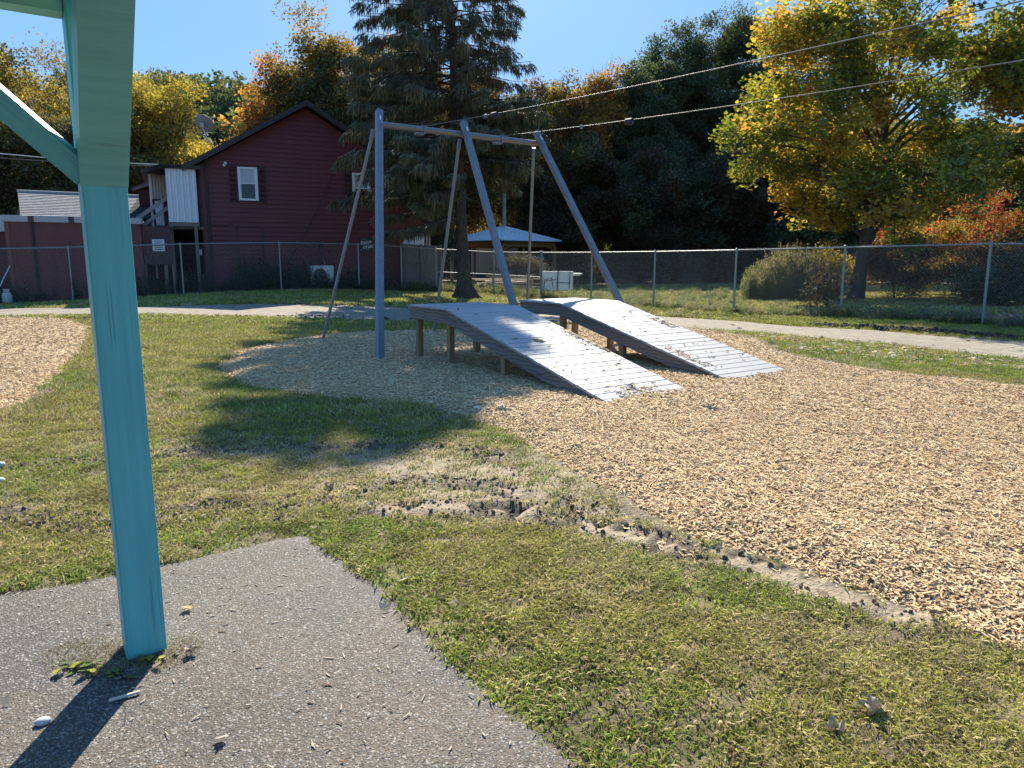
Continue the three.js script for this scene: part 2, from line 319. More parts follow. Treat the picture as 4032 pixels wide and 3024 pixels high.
{
  let [xs, fs] = inner(-5.2, 11.2, 0.9, 18, 0.075);
  const s1 = (x, f) => sdf(CHIPS, x, f) + 0.16 * (fbm(x * 2.2, f * 2.2, 11, 3) - 0.5);
  top('wood_chip_bed', sheet(xs, fs, (x, f) => chipH(x, f, s1(x, f)), null, (x, f) => s1(x, f) > -0.1), chipSheetMat, 'bed of pale wood chips under the ramps and the steel frame', 'ground', null, 'structure');
  [xs, fs] = inner(-18.5, -4.9, 4.6, 19, 0.1);
  const s2 = (x, f) => sdf(CHIPS2, x, f) + 0.16 * (fbm(x * 2.2, f * 2.2, 11, 3) - 0.5);
  top('wood_chip_bed', sheet(xs, fs, (x, f) => chipH(x, f, s2(x, f)), null, (x, f) => s2(x, f) > -0.1), chipSheetMat, 'second wood chip bed behind the teal post at the edge of the lawn', 'ground', null, 'structure');
}
const pathTex = tex(1024, 1024, (x, y) => { const n = tnoise(x, y, 200, 200, 5), m = tnoise(x, y, 20, 20, 6), q = tnoise(x, y, 420, 420, 7); const v = 0.62 + 0.35 * m + 0.5 * (n - 0.5) + 0.35 * (q - 0.5); return [0.25 * v, 0.215 * v, 0.165 * v]; }, true, [0.4, 0.4]);
{
  const [xs, fs] = inner(-26, 16, 5, 27.4, 0.16);
  top('gravel_path', sheet(xs, fs, (x, f) => terrain(x, f) - 0.02 + 0.034 * ss(-0.15, 0.2, pathSD(x, f)) + 0.016 * (fbm(x * 1.5, f * 1.5, 111, 3) - 0.5), null, (x, f) => pathSD(x, f) > -0.25), std(null, 0.95, { map: pathTex, bumpMap: grainB, bumpScale: 0.01 }), 'light gravel path crossing the field in front of the fence', 'path', null, 'structure');
}
{ // asphalt pad: one 3.2 m tile covers what the picture shows
  const n = 2048, S = 3.2, d = new Uint8Array(n * n * 4), h = new Uint8Array(n * n * 4), r = RNG(77);
  for (let j = 0; j < n; j++) for (let i = 0; i < n; i++) {
    const x = i / n, y = j / n, o = 4 * (j * n + i), brown = ss(0.35, 0.65, 0.6 * tnoise(x, y, 5, 5, 3) + 0.4 * tnoise(x, y, 17, 17, 4)), v = (0.022 + 0.03 * tnoise(x, y, 500, 500, 9)) * (0.8 + 0.5 * tnoise(x, y, 9, 9, 8));
    d[o] = lin2s(v * (1.1 + 0.75 * brown)); d[o + 1] = lin2s(v * (1.05 + 0.42 * brown)); d[o + 2] = lin2s(v * (1.06 + 0.05 * brown)); d[o + 3] = h[o + 3] = 255;
    h[o] = h[o + 1] = h[o + 2] = 40 + 40 * tnoise(x, y, 250, 250, 2);
  }
  for (let k = 0; k < 230000; k++) { // aggregate
    const cx = r() * n, cy = r() * n, R = 1.3 + 2.2 * r() * r(), e = 0.6 + 0.8 * r(), a = r() * 3.14, ca = Math.cos(a), sa = Math.sin(a), w = 0.03 + 0.24 * Math.pow(r(), 1.9), warm = r(), lev = 110 + 130 * r();
    const rr = Math.ceil(R * 1.5);
    for (let y = -rr; y <= rr; y++) for (let x = -rr; x <= rr; x++) {
      const u = x * ca + y * sa, v = (-x * sa + y * ca) / e, q = (u * u + v * v) / (R * R); if (q > 1) continue;
      const px = ((Math.floor(cx + x) % n) + n) % n, py = ((Math.floor(cy + y) % n) + n) % n, o = 4 * (py * n + px);
      d[o] = lin2s(w * (1 + 0.12 * warm)); d[o + 1] = lin2s(w); d[o + 2] = lin2s(w * (1 - 0.1 * warm)); h[o] = h[o + 1] = h[o + 2] = lev * (1 - 0.4 * q);
    }
  }
  for (let c = 0; c < 3; c++) { // hairline cracks
    let x = [0.45, 0.10, 0.30][c] * n, y = [0.72, 0.35, 0.1][c] * n, a = [0.9, 0.4, 2.2][c];
    for (let s = 0; s < 420; s++) { x += Math.cos(a); y += Math.sin(a); a += (r() - 0.5) * 0.5; for (let q = 0; q < 3; q++) { const o = 4 * ((((Math.floor(y) % n) + n) % n) * n + ((Math.floor(x + q) % n) + n) % n); d[o] = d[o + 1] = d[o + 2] = 34; h[o] = h[o + 1] = h[o + 2] = 0; } }
  }
  const map = wrapTex(new THREE.DataTexture(d, n, n), true, [1 / S, 1 / S]), bm = wrapTex(new THREE.DataTexture(h, n, n), false, [1 / S, 1 / S]);
  const [xs, fs] = inner(-6.1, 1.4, -4.1, 4.1, 0.06);
  top('asphalt_pad', sheet(xs, fs, (x, f) => -0.02 + 0.032 * ss(-0.12, 0.06, asphSD(x, f)) + 0.012 * (fbm(x * 1.4, f * 1.4, 121, 3) - 0.5), null, (x, f) => asphSD(x, f) > -0.12), std(null, 0.82, { map, bumpMap: bm, bumpScale: 0.005 }), 'worn grey asphalt pad round the foot of the teal post', 'pavement', null, 'structure');
}

// ------------------------------------------------------------ loose wood chips, grass, clods (nobody could count them)
const chipGeos = [0, 1, 2].map(k => {
  const r = RNG(900 + k), L = 1, w = 0.24, h = 0.10, q = () => (r() - 0.5) * 0.12;
  const A = [V(-0.5 + q(), h * 0.2, -w / 2 * (0.4 + r() * 0.5)), V(-0.42 + q(), h * 0.3, w / 2), V(0.48 + q(), h * 0.5, w / 2 * (0.3 + r() * 0.6)), V(0.5 + q(), h, -w / 2)];
  return hexa(A, A.map(p => V(p.x * 0.96, p.y - h, p.z * 0.9)), 0);
});
const chipMat = std(null, 0.85);
{
  const r = RNG(3), lists = [[], [], []];
  const put = (x, f, s, sd, lift = 0) => {
    const y = chipH(x, f, sd) + 0.004 + lift + 0.02 * r() * r();
    lists[Math.floor(r() * 3)].push({ p: P(x, f, y), e: [(r() - 0.5) * 0.5, r() * 6.283, (r() - 0.5) * 0.5], s: s * (0.5 + 0.85 * r() * r() + 0.25), c: chipCol(r) });
  };
  const seen = (x, f) => Math.abs(x) < 0.74 * f + 0.4 && f > 1.7;
  const scatter = (x0, x1, f0, f1, dens, poly, size) => {
    const n = Math.round((x1 - x0) * (f1 - f0) * dens);
    for (let i = 0; i < n; i++) { const x = x0 + (x1 - x0) * r(), f = f0 + (f1 - f0) * r(); if (!seen(x, f)) continue; const s = sdf(poly, x, f) + 0.16 * (fbm(x * 2.2, f * 2.2, 11, 3) - 0.5); if (s < -0.02 && r() > Math.exp(s * 9) * 0.35) continue; if (s < -0.6) continue; put(x, f, size, s); }
  };
  scatter(0.4, 5, 2.2, 4.5, 3900, CHIPS, 0.035); scatter(-0.8, 7, 4.5, 7, 2800, CHIPS, 0.037); scatter(-4.5, 7, 7, 10.5, 1300, CHIPS, 0.046); scatter(-5, 6, 10.5, 17.5, 520, CHIPS, 0.055);
  scatter(-9, -5, 7, 11, 900, CHIPS2, 0.05); scatter(-14, -6, 11, 18.5, 350, CHIPS2, 0.06);
  lists.forEach((l, i) => l.length && instances('wood_chips', chipGeos[i], chipMat, l, null, ['pale shredded wood chips strewn thickly over the play bed', 'broad wood chips mixed into the play bed', 'splintered wood chips mixed into the play bed'][i], 'wood chips', 'stuff'));
}
function bladeTuft(n, spread, h, w, seed) {
  const r = RNG(seed), pos = [];
  for (let i = 0; i < n; i++) {
    const a = r() * 6.283, x = (r() - 0.5) * spread, z = (r() - 0.5) * spread, hh = h * (0.5 + 0.7 * r()), lean = hh * (0.3 + 1.1 * r()), ww = w * (0.6 + 0.8 * r()), c = Math.cos(a), s = Math.sin(a);
    const b = r() * 6.283, pc = Math.cos(b) * ww / 2, ps = Math.sin(b) * ww / 2;
    const m = [x + c * lean * 0.35, hh * 0.62, z + s * lean * 0.35], t = [x + c * lean, hh * (0.75 + 0.25 * r()), z + s * lean];
    pos.push(x - pc, 0, z - ps, x + pc, 0, z + ps, m[0] + pc * 0.8, m[1], m[2] + ps * 0.8, x - pc, 0, z - ps, m[0] + pc * 0.8, m[1], m[2] + ps * 0.8, m[0] - pc * 0.8, m[1], m[2] - ps * 0.8, m[0] - pc * 0.8, m[1], m[2] - ps * 0.8, m[0] + pc * 0.8, m[1], m[2] + ps * 0.8, ...t);
  }
  const g = new THREE.BufferGeometry(); g.setAttribute('position', new THREE.Float32BufferAttribute(pos, 3)); g.computeVertexNormals(); return g;
}
const leafMat = new THREE.MeshPhysicalMaterial({ color: 0xffffff, roughness: 0.95, side: THREE.DoubleSide, transmission: 0.35, thickness: 0, ior: 1.3, specularIntensity: 0.5 });
{
  const r = RNG(17), near = [], mid = [];
  const far = [];
  const put = (list, x, f, s) => {
    const sd = Math.max(chipSD(x, f), asphSD(x, f) + 0.02, f > 9 ? pathSD(x, f) : -1); if (sd > 0.02) return; if (sd > -0.05 && r() < 0.5) return;
    const [k, h, fl] = f < 9 ? track(x, f) : [0, 0, 0], b = bare(x, f);
    if (r() < k * 0.93 || r() < b * 0.80 || fl > 0.5) return; if (f < 9 && fbm(x * 7, f * 7, 85, 2) < 0.40 && r() < 0.75) return;
    let c = grassTone(x, f); const t = r(); if (t < 0.22) c = STRAW; else if (t < 0.31) c = BROWN; else if (t < 0.56) c = mix3(c, LIME, 0.7);
    if (x > 3.5 && f > 9 && f < 19 && t < 0.45) return;
    if (b > 0.25 && t < 0.6) c = STRAW;
    const v = (0.55 + 1.0 * r()) * (0.75 + 0.5 * noise(x * 14, f * 14, 3)); list.push({ p: P(x, f, lawnH(x, f) - 0.004), e: [0, r() * 6.283, 0], s: s * (0.55 + 0.75 * r()), c: [c[0] * v, c[1] * v, c[2] * v] });
  };
  const go = (list, x0, x1, f0, f1, dens, s) => { const n = Math.round((x1 - x0) * (f1 - f0) * dens); for (let i = 0; i < n; i++) { const x = x0 + (x1 - x0) * r(), f = f0 + (f1 - f0) * r(); if (Math.abs(x) > 0.74 * f + 0.5) continue; put(list, x, f, s); } };
  go(near, -3.6, 3.2, 1.6, 4.2, 3400, 1); go(near, -5.4, 2, 4.2, 6.5, 2000, 1.05); go(mid, -8.4, 2, 6.5, 10.5, 800, 1.25); go(mid, 5, 9, 6.5, 10.5, 700, 1.2); go(mid, -14, 14, 10.5, 18, 330, 1.5);
  go(far, -19, 11, 17, 31, 120, 1.6); go(far, -4, 26, 20, 46, 45, 2.6);
  instances('grass', bladeTuft(8, 0.06, 0.026, 0.0062, 1), leafMat, near, null, 'short olive and straw coloured grass in front of the asphalt', 'grass', 'stuff');
  instances('grass', bladeTuft(9, 0.09, 0.036, 0.006, 2), leafMat, mid, null, 'short grass in the middle of the field', 'grass', 'stuff');
  instances('grass', bladeTuft(12, 0.22, 0.045, 0.012, 3), leafMat, far, null, 'bright grass along the path and behind the fence', 'grass', 'stuff');
}
{ // soil clods turned up by the wheels and along the path
  const r = RNG(29), list = [], g = new THREE.IcosahedronGeometry(1, 1), p = g.attributes.position;
  for (let i = 0; i < p.count; i++) { const k = 0.75 + 0.5 * hash(Math.round(p.getX(i) * 50), Math.round(p.getY(i) * 50), Math.round(p.getZ(i) * 50)); p.setXYZ(i, p.getX(i) * k, p.getY(i) * k * 0.7, p.getZ(i) * k); }
  g.computeVertexNormals();
  for (let i = 0; i < 110000; i++) {
    const x = -4 + 6.2 * r(), f = 2.6 + 4 * r(), [k, h, fl] = track(x, f), b = bare(x, f), edge = Math.exp(-Math.pow((chipSD(x, f) + 0.08) / 0.07, 2)) * (f < 5 ? 0.35 : 0.08);
    if (r() > Math.max(k * (1 - 0.7 * fl) * 0.5, b * 0.06, edge * ss(0.45, 0.62, fbm(x * 2.5, f * 2.5, 95, 2)) * 2) || asphSD(x, f) > -0.05) continue;
    const s = 0.003 + 0.011 * Math.pow(r(), 4) * (k > 0.3 ? 1.2 : 0.7), v = 0.6 + 1.3 * r() * r(); list.push({ p: P(x, f, lawnH(x, f) + s * 0.3), e: [r() * 3, r() * 6, r() * 3], s, c: (b > 0.4 && k < 0.4) || r() < 0.2 ? [SAND[0] * v * 0.7, SAND[1] * v * 0.7, SAND[2] * v * 0.7] : [SOIL[0] * v * 1.7, SOIL[1] * v * 1.6, SOIL[2] * v * 1.5] });
  }
  for (let i = 0; i < 900; i++) { // dark heap on the far side of the path
    const t = r(), x = lerp(7.2, 10.2, t) + 0.25 * (r() - 0.5), f = lerp(17.2, 13.9, t) + 0.5 * (r() - 0.5), s = 0.02 + 0.08 * r() * r() * (1 - Math.abs(t - 0.4)); list.push({ p: P(x, f, terrain(x, f) + s * 0.3), e: [r() * 3, r() * 6, r() * 3], s, c: [0.03, 0.022, 0.018] });
  }
  for (let i = 0; i < 700; i++) { const x = -12 + 14 * r(), f0 = 18.6 - 0.1 * Math.abs(x + 5) + 0.5 * (r() - 0.5), f = r() < 0.5 ? f0 : 22 + 0.7 * (r() - 0.5); if (fbm(x * 1.3, f, 97, 3) < 0.52) continue; const s = 0.015 + 0.05 * r() * r(); list.push({ p: P(x, f, terrain(x, f) + s * 0.3), e: [r() * 3, r() * 6, r() * 3], s, c: [0.06, 0.04, 0.028] }); }
  instances('soil_clods', g, std(null, 0.95), list, null, 'dark crumbs of turned soil in the wheel ruts', 'soil', 'stuff');
}
// ------------------------------------------------------------ materials for built things
const tealTone = (base, seed) => { const m = tex(512, 512, (x, y) => { const n = 0.5 * tnoise(x, y, 3, 40, seed) + 0.3 * tnoise(x, y, 6, 6, seed + 1) + 0.2 * tnoise(x, y, 60, 200, seed + 2), v = 0.82 + 0.3 * n, q = 1 - 0.3 * ss(0.80, 0.9, tnoise(x, y, 3, 110, seed + 5)) * ss(0.5, 0.7, tnoise(x, y, 5, 5, seed + 6)); return [base[0] * v * q, base[1] * v * q, base[2] * v * q]; }, true, [0.6, 1.6]); const b = tex(512, 256, (x, y) => 0.6 * tnoise(x, y, 6, 60, seed + 8) + 0.4 * tnoise(x, y, 30, 220, seed + 9), false, [0.6, 1.6]); return std(null, 0.5, { map: m, bumpMap: b, bumpScale: 0.0014 }); };
const TEAL = tealTone([0.115, 0.44, 0.46], 201), TEAL2 = tealTone([0.17, 0.45, 0.42], 211), MINT = tealTone([0.26, 0.50, 0.44], 221);
const DECK = wood([0.34, 0.34, 0.345], [0.17, 0.165, 0.165], 301, 0.6, 0.9, 0.001), RIM = wood([0.20, 0.17, 0.15], [0.055, 0.045, 0.04], 311, 0.75, 1.3, 0.002), LEG = wood([0.30, 0.19, 0.10], [0.12, 0.075, 0.042], 321, 0.8, 0.9);
const galv = tex(512, 512, (x, y) => { const a = tnoise(x, y, 22, 22, 401), b = tnoise(x, y, 60, 60, 402), c = tnoise(x, y, 7, 7, 403), v = 0.75 + 0.55 * (0.5 * a + 0.3 * b + 0.2 * c - 0.5); return [0.20 * v, 0.225 * v, 0.265 * v]; }, true, [2.2, 2.2]);
const GALV = std(null, 0.5, { map: galv, metalness: 0.15 }), PIPE = std([0.21, 0.205, 0.19], 0.5, { metalness: 0.3 }), FENCEPIPE = std([0.22, 0.235, 0.24], 0.45, { metalness: 0.4 }), DARKM = std([0.03, 0.03, 0.033], 0.5), BOLT = std([0.5, 0.5, 0.5], 0.4, { metalness: 0.7 }), STICK = std([0.62, 0.62, 0.58], 0.5);
const sidingTex = (base, s) => tex(512, 512, (x, y) => { const v = 0.86 + 0.2 * tnoise(x, y, 8, 60, s) + 0.12 * tnoise(x, y, 3, 3, s + 1), d = tnoise(x, y, 30, 4, s + 2) > 0.92 ? 0.85 : 1; return base.map(c => c * v * d); }, true, [0.35, 1.1]);
const RED = std(null, 0.65, { map: sidingTex([0.115, 0.026, 0.026], 501) }), REDTRIM = std(null, 0.6, { map: sidingTex([0.10, 0.024, 0.024], 505) }), BROWNTRIM = std([0.028, 0.02, 0.018], 0.6), WHITE = std([0.66, 0.68, 0.69], 0.5), ROOFDARK = std([0.03, 0.028, 0.028], 0.9);

// ------------------------------------------------------------ teal park shelter, its corner post in front
{
  const t = thing('park_shelter', 'teal painted wooden shelter post with diagonal braces standing on the asphalt', 'shelter', P(-1.44, 2.61, 0), 0.6);
  const post = new RoundedBoxGeometry(0.14, 2.62, 0.14, 2, 0.009); metricUV(post, 1); part(t, 'post', metricUV(new RoundedBoxGeometry(0.14, 2.62, 0.14, 2, 0.009), 1).translate(0, 1.30, 0), TEAL);
  const y0 = 1.756, L = 0.60, Z = 0.07, w = 0.0725;
  const prof = [[Z, y0], [Z, y0 + 0.2], [Z + L, y0 + 0.2 + L], [Z + L, y0 + L]];
  part(t, 'brace', hexa(prof.map(([z, y]) => V(-w, y, z)), prof.map(([z, y]) => V(w, y, z)), 1), TEAL2, 'green-teal brace facing the viewer above the joint');
  const br = metricUV(new RoundedBoxGeometry(0.80, 0.078, 0.085, 2, 0.006), 0); br.rotateX(0.30); br.rotateZ(-Math.PI / 4 * 0.98); br.translate(-0.07 - 0.262, y0 + 0.055 + 0.262, 0.012);
  part(t, 'brace', br, tealTone([0.15, 0.46, 0.48], 231));
  part(t, 'beam', box(3.2, 0.19, 0.088, -1.67, 2.405, 0, 0.005), MINT, 'mint beam running left from the post top');
  part(t, 'painted_block', box(0.12, 0.13, 0.02, -0.17, 2.43, 0.055, 0.003), std([0.42, 0.42, 0.10], 0.6), 'yellow-green painted block');
  part(t, 'painted_block', box(0.11, 0.13, 0.018, -0.30, 2.43, 0.055, 0.003), TEAL);
  part(t, 'painted_block', box(0.26, 0.12, 0.02, -0.49, 2.44, 0.055, 0.003), std([0.012, 0.012, 0.014], 0.6), 'black painted block');
  part(t, 'beam', box(0.088, 0.19, 3.4, 0, 2.405, 1.8, 0.005), MINT);
  part(t, 'roof', box(3.7, 0.06, 4.0, -1.55, 2.72, 1.65), MINT);
  part(t, 'rafter', Array.from({ length: 5 }, (_, i) => box(3.5, 0.14, 0.05, -1.55, 2.61, -0.1 + i * 0.85)), MINT);
}

// ------------------------------------------------------------ zip line start frame
{
  const t = thing('zip_line_tower', 'tall galvanised steel zip line frame with splayed legs over the wood chips', 'play frame', P(-0.918, 14.145, 0), 0.63);
  const H = 4.103;
  for (let i = -1; i <= 1; i++) {
    const T = V(1.727 * i, H, 0), S = V(1.727 * i + 1.104 * i, -0.12, 1.965 * 1.03), R = V(1.727 * i + 0.743 * i, -0.12, -1.243 * 1.03);
    const leg = part(t, 'front_leg', beam(S, T, 0.108, 0.108, V(0, 0, -1), 0.008), GALV);
    const dir = S.clone().sub(T).normalize(), side = V(1, 0, 0), face = side.clone().cross(dir).normalize(); if (face.z < 0) face.negate();
    const at = T.clone().addScaledVector(dir, 0.20).addScaledVector(face, 0.058);
    part(leg, 'bracket_plate', beam(at.clone().addScaledVector(dir, -0.12), at.clone().addScaledVector(dir, 0.14), 0.082, 0.008, face, 0.002), GALV);
    part(leg, 'label', beam(at.clone().addScaledVector(dir, -0.06).addScaledVector(face, 0.006), at.clone().addScaledVector(dir, 0.03).addScaledVector(face, 0.006), 0.028, 0.003, face, 0.001), STICK);
    for (const k of [-0.09, 0.10]) part(leg, 'bolt', rod(at.clone().addScaledVector(dir, k).addScaledVector(side, 0.02), at.clone().addScaledVector(dir, k).addScaledVector(side, 0.02).addScaledVector(face, 0.018), 0.009), BOLT);
    part(t, 'back_leg', rod(R, T.clone().lerp(R, 0.075).add(V(0, 0, -0.035)), 0.031, 0.031, 14), PIPE);
    part(t, 'leg_clamp', rod(T.clone().lerp(R, 0.07).add(V(0, 0, -0.035)), T.clone().lerp(R, 0.11).add(V(0, 0, -0.035)), 0.038, 0.038, 14), GALV);
  }
  part(t, 'crossbar', rod(V(-1.76, H - 0.225, -0.02), V(1.76, H - 0.225, -0.02), 0.057, 0.057, 20), std([0.17, 0.165, 0.155], 0.45, { metalness: 0.35 }));
  for (const x of [-0.86, 0.86]) part(t, 'cable_clamp', [box(0.16, 0.05, 0.10, x - 0.07, H - 0.305, -0.02, 0.008), rod(V(x - 0.14, H - 0.30, 0.03), V(x + 0.02, H - 0.30, 0.03), 0.012), box(0.05, 0.14, 0.13, x + 0.02, H - 0.225, -0.02, 0.006)], GALV);
}
function zipCable(A, slope, kb, kc, label, len) {
  const t = thing('zip_line_cable', label, 'cable', V(0, 0, 0), 0, 'zip line cables'), a = V(Math.sin(0.6), 0, Math.cos(0.6)), at = k => A.clone().addScaledVector(a, k).add(V(0, -slope * k - 0.002 * k * (14 - k), 0));
  const pts = []; for (let i = 0; i <= 24; i++) pts.push(at(i / 24 * len));
  part(t, 'wire_rope', limb(pts, pts.map(() => 0.0055), 8), std([0.14, 0.135, 0.125], 0.55, { metalness: 0.3 }));
  part(t, 'bumper', [rod(at(kb - 0.06).add(V(0, -0.025, 0)), at(kb + 0.075).add(V(0, -0.025, 0)), 0.05, 0.05, 16), rod(at(kb + 0.07).add(V(0, -0.025, 0)), at(kb + 0.09).add(V(0, -0.025, 0)), 0.034, 0.034, 14)], std([0.02, 0.019, 0.018], 0.7));
  part(t, 'stop_clamp', box(0.05, 0.06, 0.04, at(kc).x, at(kc).y - 0.012, at(kc).z, 0.008, null), GALV);
}
zipCable(P(-1.615, 13.64, 3.93), 0.045, 2.38, 2.12, 'upper zip line cable, from the near bay of the crossbar, with black bumper', 16);
zipCable(P(-0.22, 14.65, 3.93), 0.050, 3.6, 2.45, 'lower zip line cable, from the far bay of the crossbar, with black bumper', 16);

// ------------------------------------------------------------ two board ramps
function ramp(X, F, label) {
  const t = thing('start_ramp', label, 'ramp', P(X, F, 0), 0.612, 'wooden zip line ramps'), h = 0.856, D = 1.142, L = 3.484, hb = 0.02, W = 1.22;
  const pitch = Math.atan2(h - hb, L), SL = Math.hypot(L, h - hb), r = RNG(Math.round(X * 100) + 5);
  for (let i = 0; i < 8; i++) part(t, 'deck_board', box(W + 0.07 + 0.012 * (r() - 0.5), 0.03, 0.136, W / 2 + 0.008 * (r() - 0.5), h - 0.015 + 0.003 * (r() - 0.5), (i + 0.5) * D / 8, 0.004), DECK);
  for (let i = 0; i < 25; i++) {
    const s = (i + 0.5) * SL / 25, g = box(W + 0.06 + 0.014 * (r() - 0.5), 0.03, SL / 25 - 0.008 - 0.004 * r(), 0, 0, 0, 0.004); g.rotateX(pitch); g.translate(W / 2 + 0.01 * (r() - 0.5), h - 0.016 - Math.sin(pitch) * s + 0.003 * (r() - 0.5), D + Math.cos(pitch) * s);
    part(t, 'deck_board', g, DECK);
  }
  for (const x of [0, W - 0.038]) {
    part(t, 'side_board', box(0.038, 0.184, D + 0.002, x + 0.019, h - 0.032 - 0.092, D / 2, 0.004), RIM);
    const q = [[D + 0.004, h - 0.034], [D + L - 0.02, hb - 0.034], [D + L - 0.02, hb - 0.12], [D + L * 0.86, -0.06], [D + 0.004, h - 0.034 - 0.19]].slice();
    const A = [q[0], q[1], q[3], q[4]];
    part(t, 'side_board', hexa(A.map(([z, y]) => V(x, y, z)), A.map(([z, y]) => V(x + 0.038, y, z)), 2), RIM);
  }
  part(t, 'end_board', box(W - 0.078, 0.184, 0.038, W / 2, h - 0.124, 0.02, 0.004), RIM);
  for (const z of [0.14, D - 0.05]) for (const x of [0.085, W - 0.085]) part(t, 'leg', box(0.089, h - 0.05 + 0.15, 0.089, x, (h - 0.05 - 0.15) / 2, z, 0.005), LEG);
  for (const x of [0.085, W - 0.085]) { const z = D + 1.35, y = h - 0.06 - (h - hb) / L * 1.35; part(t, 'leg', box(0.089, y + 0.15, 0.089, x, (y - 0.15) / 2, z, 0.005), LEG); }
  part(t, 'joist', [box(0.038, 0.14, D - 0.05, W / 2, h - 0.104, D / 2, 0.003), hexa([V(W / 2, h - 0.04, D), V(W / 2, hb - 0.03, D + L - 0.1), V(W / 2, hb - 0.06, D + L - 0.1), V(W / 2, h - 0.18, D)], [V(W / 2 + 0.038, h - 0.04, D), V(W / 2 + 0.038, hb - 0.03, D + L - 0.1), V(W / 2 + 0.038, hb - 0.06, D + L - 0.1), V(W / 2 + 0.038, h - 0.18, D)], 2)], RIM);
  return { t, h, D, L, hb, W, pitch };
}
{
  const A = ramp(-1.588, 11.23, 'nearer grey wooden ramp with legs crossed by shadows, left of the other'), B = ramp(0.144, 12.63, 'farther grey wooden ramp, next to the gravel path');
  const r = RNG(41), list = [], q = new THREE.Quaternion();
  const on = (R, x, s, sc) => { // s metres down the slope
    R.t.updateMatrixWorld(); const p = V(x, R.h + 0.004 - Math.sin(R.pitch) * s + 0.006 * r(), R.D + Math.cos(R.pitch) * s).applyMatrix4(R.t.matrixWorld); list.push({ p, e: [R.pitch * 0.7 + (r() - 0.5) * 0.3, r() * 6.28, (r() - 0.5) * 0.3], s: sc * (0.5 + 0.8 * r()), c: r() < 0.25 ? [0.1, 0.075, 0.05] : chipCol(r).map(c => c * 0.8) });
  };
  for (let i = 0; i < 70; i++) on(A, r() * 1.2, Math.pow(r(), 0.7) * 3.5, 0.05);
  for (let i = 0; i < 150; i++) { const s = 1.15 + 1.0 * r(); on(A, 1.22 - 0.16 * r() * r() * (1 + Math.sin(s * 5)), s, 0.045); }
  for (let i = 0; i < 260; i++) on(A, 0.35 + 0.6 * (r() + r() - 1) * 0.9 + 0.25, 3.57 - 0.5 * r() * r(), 0.05);
  for (let i = 0; i < 60; i++) on(A, 0.45 + 0.1 * r(), 1.5 + 0.12 * r(), 0.045);
  for (let i = 0; i < 50; i++) on(B, r() * 1.2, Math.pow(r(), 0.6) * 3.5, 0.05);
  for (let i = 0; i < 90; i++) on(B, 0.06 + 0.25 * r() * r(), 2.2 + 0.8 * r(), 0.045);
  for (let i = 0; i < 110; i++) on(B, 1.0 + 0.2 * r(), 1.0 + 0.5 * r(), 0.045);
  for (let i = 0; i < 120; i++) on(B, r() * 1.2, 3.57 - 0.12 * r() * r(), 0.05);
  instances('wood_chips', chipGeos[1], chipMat, list, null, 'chips kicked up and scattered over the ramp boards', 'wood chips', 'stuff');
}

// ------------------------------------------------------------ chain link fences
const wireGeo = (() => { const p = 0.036, n = 51, r = 0.0016, pts = []; for (let i = 0; i <= n; i++) pts.push(V(i % 2 ? p / 2 : -p / 2, 0.05 + i * p, (i % 2 ? 1 : -1) * 0.002)); return limb(pts, pts.map(() => r), 3); })();
const WIRE = std([0.42, 0.43, 0.44], 0.5, { metalness: 0.5 });
function chainFence(label, pts, railY, skip) {                        // pts: [X, F]
  const t = thing('chain_link_fence', label, 'fence'), Hf = 1.83, wires = [];
  pts.forEach(([X, F], i) => { const y = terrain(X, F), o = part(t, 'post', rod(P(X, F, y - 0.3), P(X, F, y + Hf + 0.02), 0.032, 0.032, 12), FENCEPIPE); part(o, 'post_cap', [new THREE.SphereGeometry(0.036, 10, 6).translate(X, y + Hf + 0.03, -F), rod(P(X, F, y + Hf - 0.05), P(X, F, y + Hf + 0.0), 0.04, 0.04, 12)], FENCEPIPE); });
  for (let i = 0; i < pts.length - 1; i++) {
    const a = P(...pts[i], terrain(...pts[i]) + Hf), b = P(...pts[i + 1], terrain(...pts[i + 1]) + Hf);
    part(t, 'top_rail', rod(a, b, 0.021, 0.021, 10), FENCEPIPE);
    if (railY && railY.includes(i)) part(t, 'middle_rail', rod(a.clone().add(V(0, -0.95, 0)), b.clone().add(V(0, -0.95, 0)), 0.021, 0.021, 10), FENCEPIPE);
    const L = Math.hypot(b.x - a.x, b.z - a.z), yaw = Math.atan2(-(b.z - a.z), b.x - a.x), n = Math.floor(L / 0.036);
    for (let k = 0; k < n; k++) { const p = a.clone().lerp(b, (k + 0.5) / n); p.y -= Hf; wires.push({ p, e: [0, yaw + (k % 2 ? Math.PI : 0), 0] }); }
  }
  instances('chain_link', wireGeo, WIRE, wires, t);
}
chainFence('chain link fence running past the red house with galvanised posts and top rail', [[-21.4, 21.9], [-18.2, 23.4], [-15.1, 24.9], [-11.96, 26.4], [-8.87, 27.9], [-6.14, 29.2], [-4.55, 29.95], [-3.2, 30.6], [-0.8, 31.7], [1.12, 28.4]], [7, 8]);
chainFence('chain link fence beside the gravel path below the maple with galvanised posts', [[1.16, 28.36], [2.85, 26.1], [4.6, 23.5], [6.42, 20.9], [8.7, 19.1], [10.85, 16.6], [13.0, 14.2], [15.2, 11.8]]);

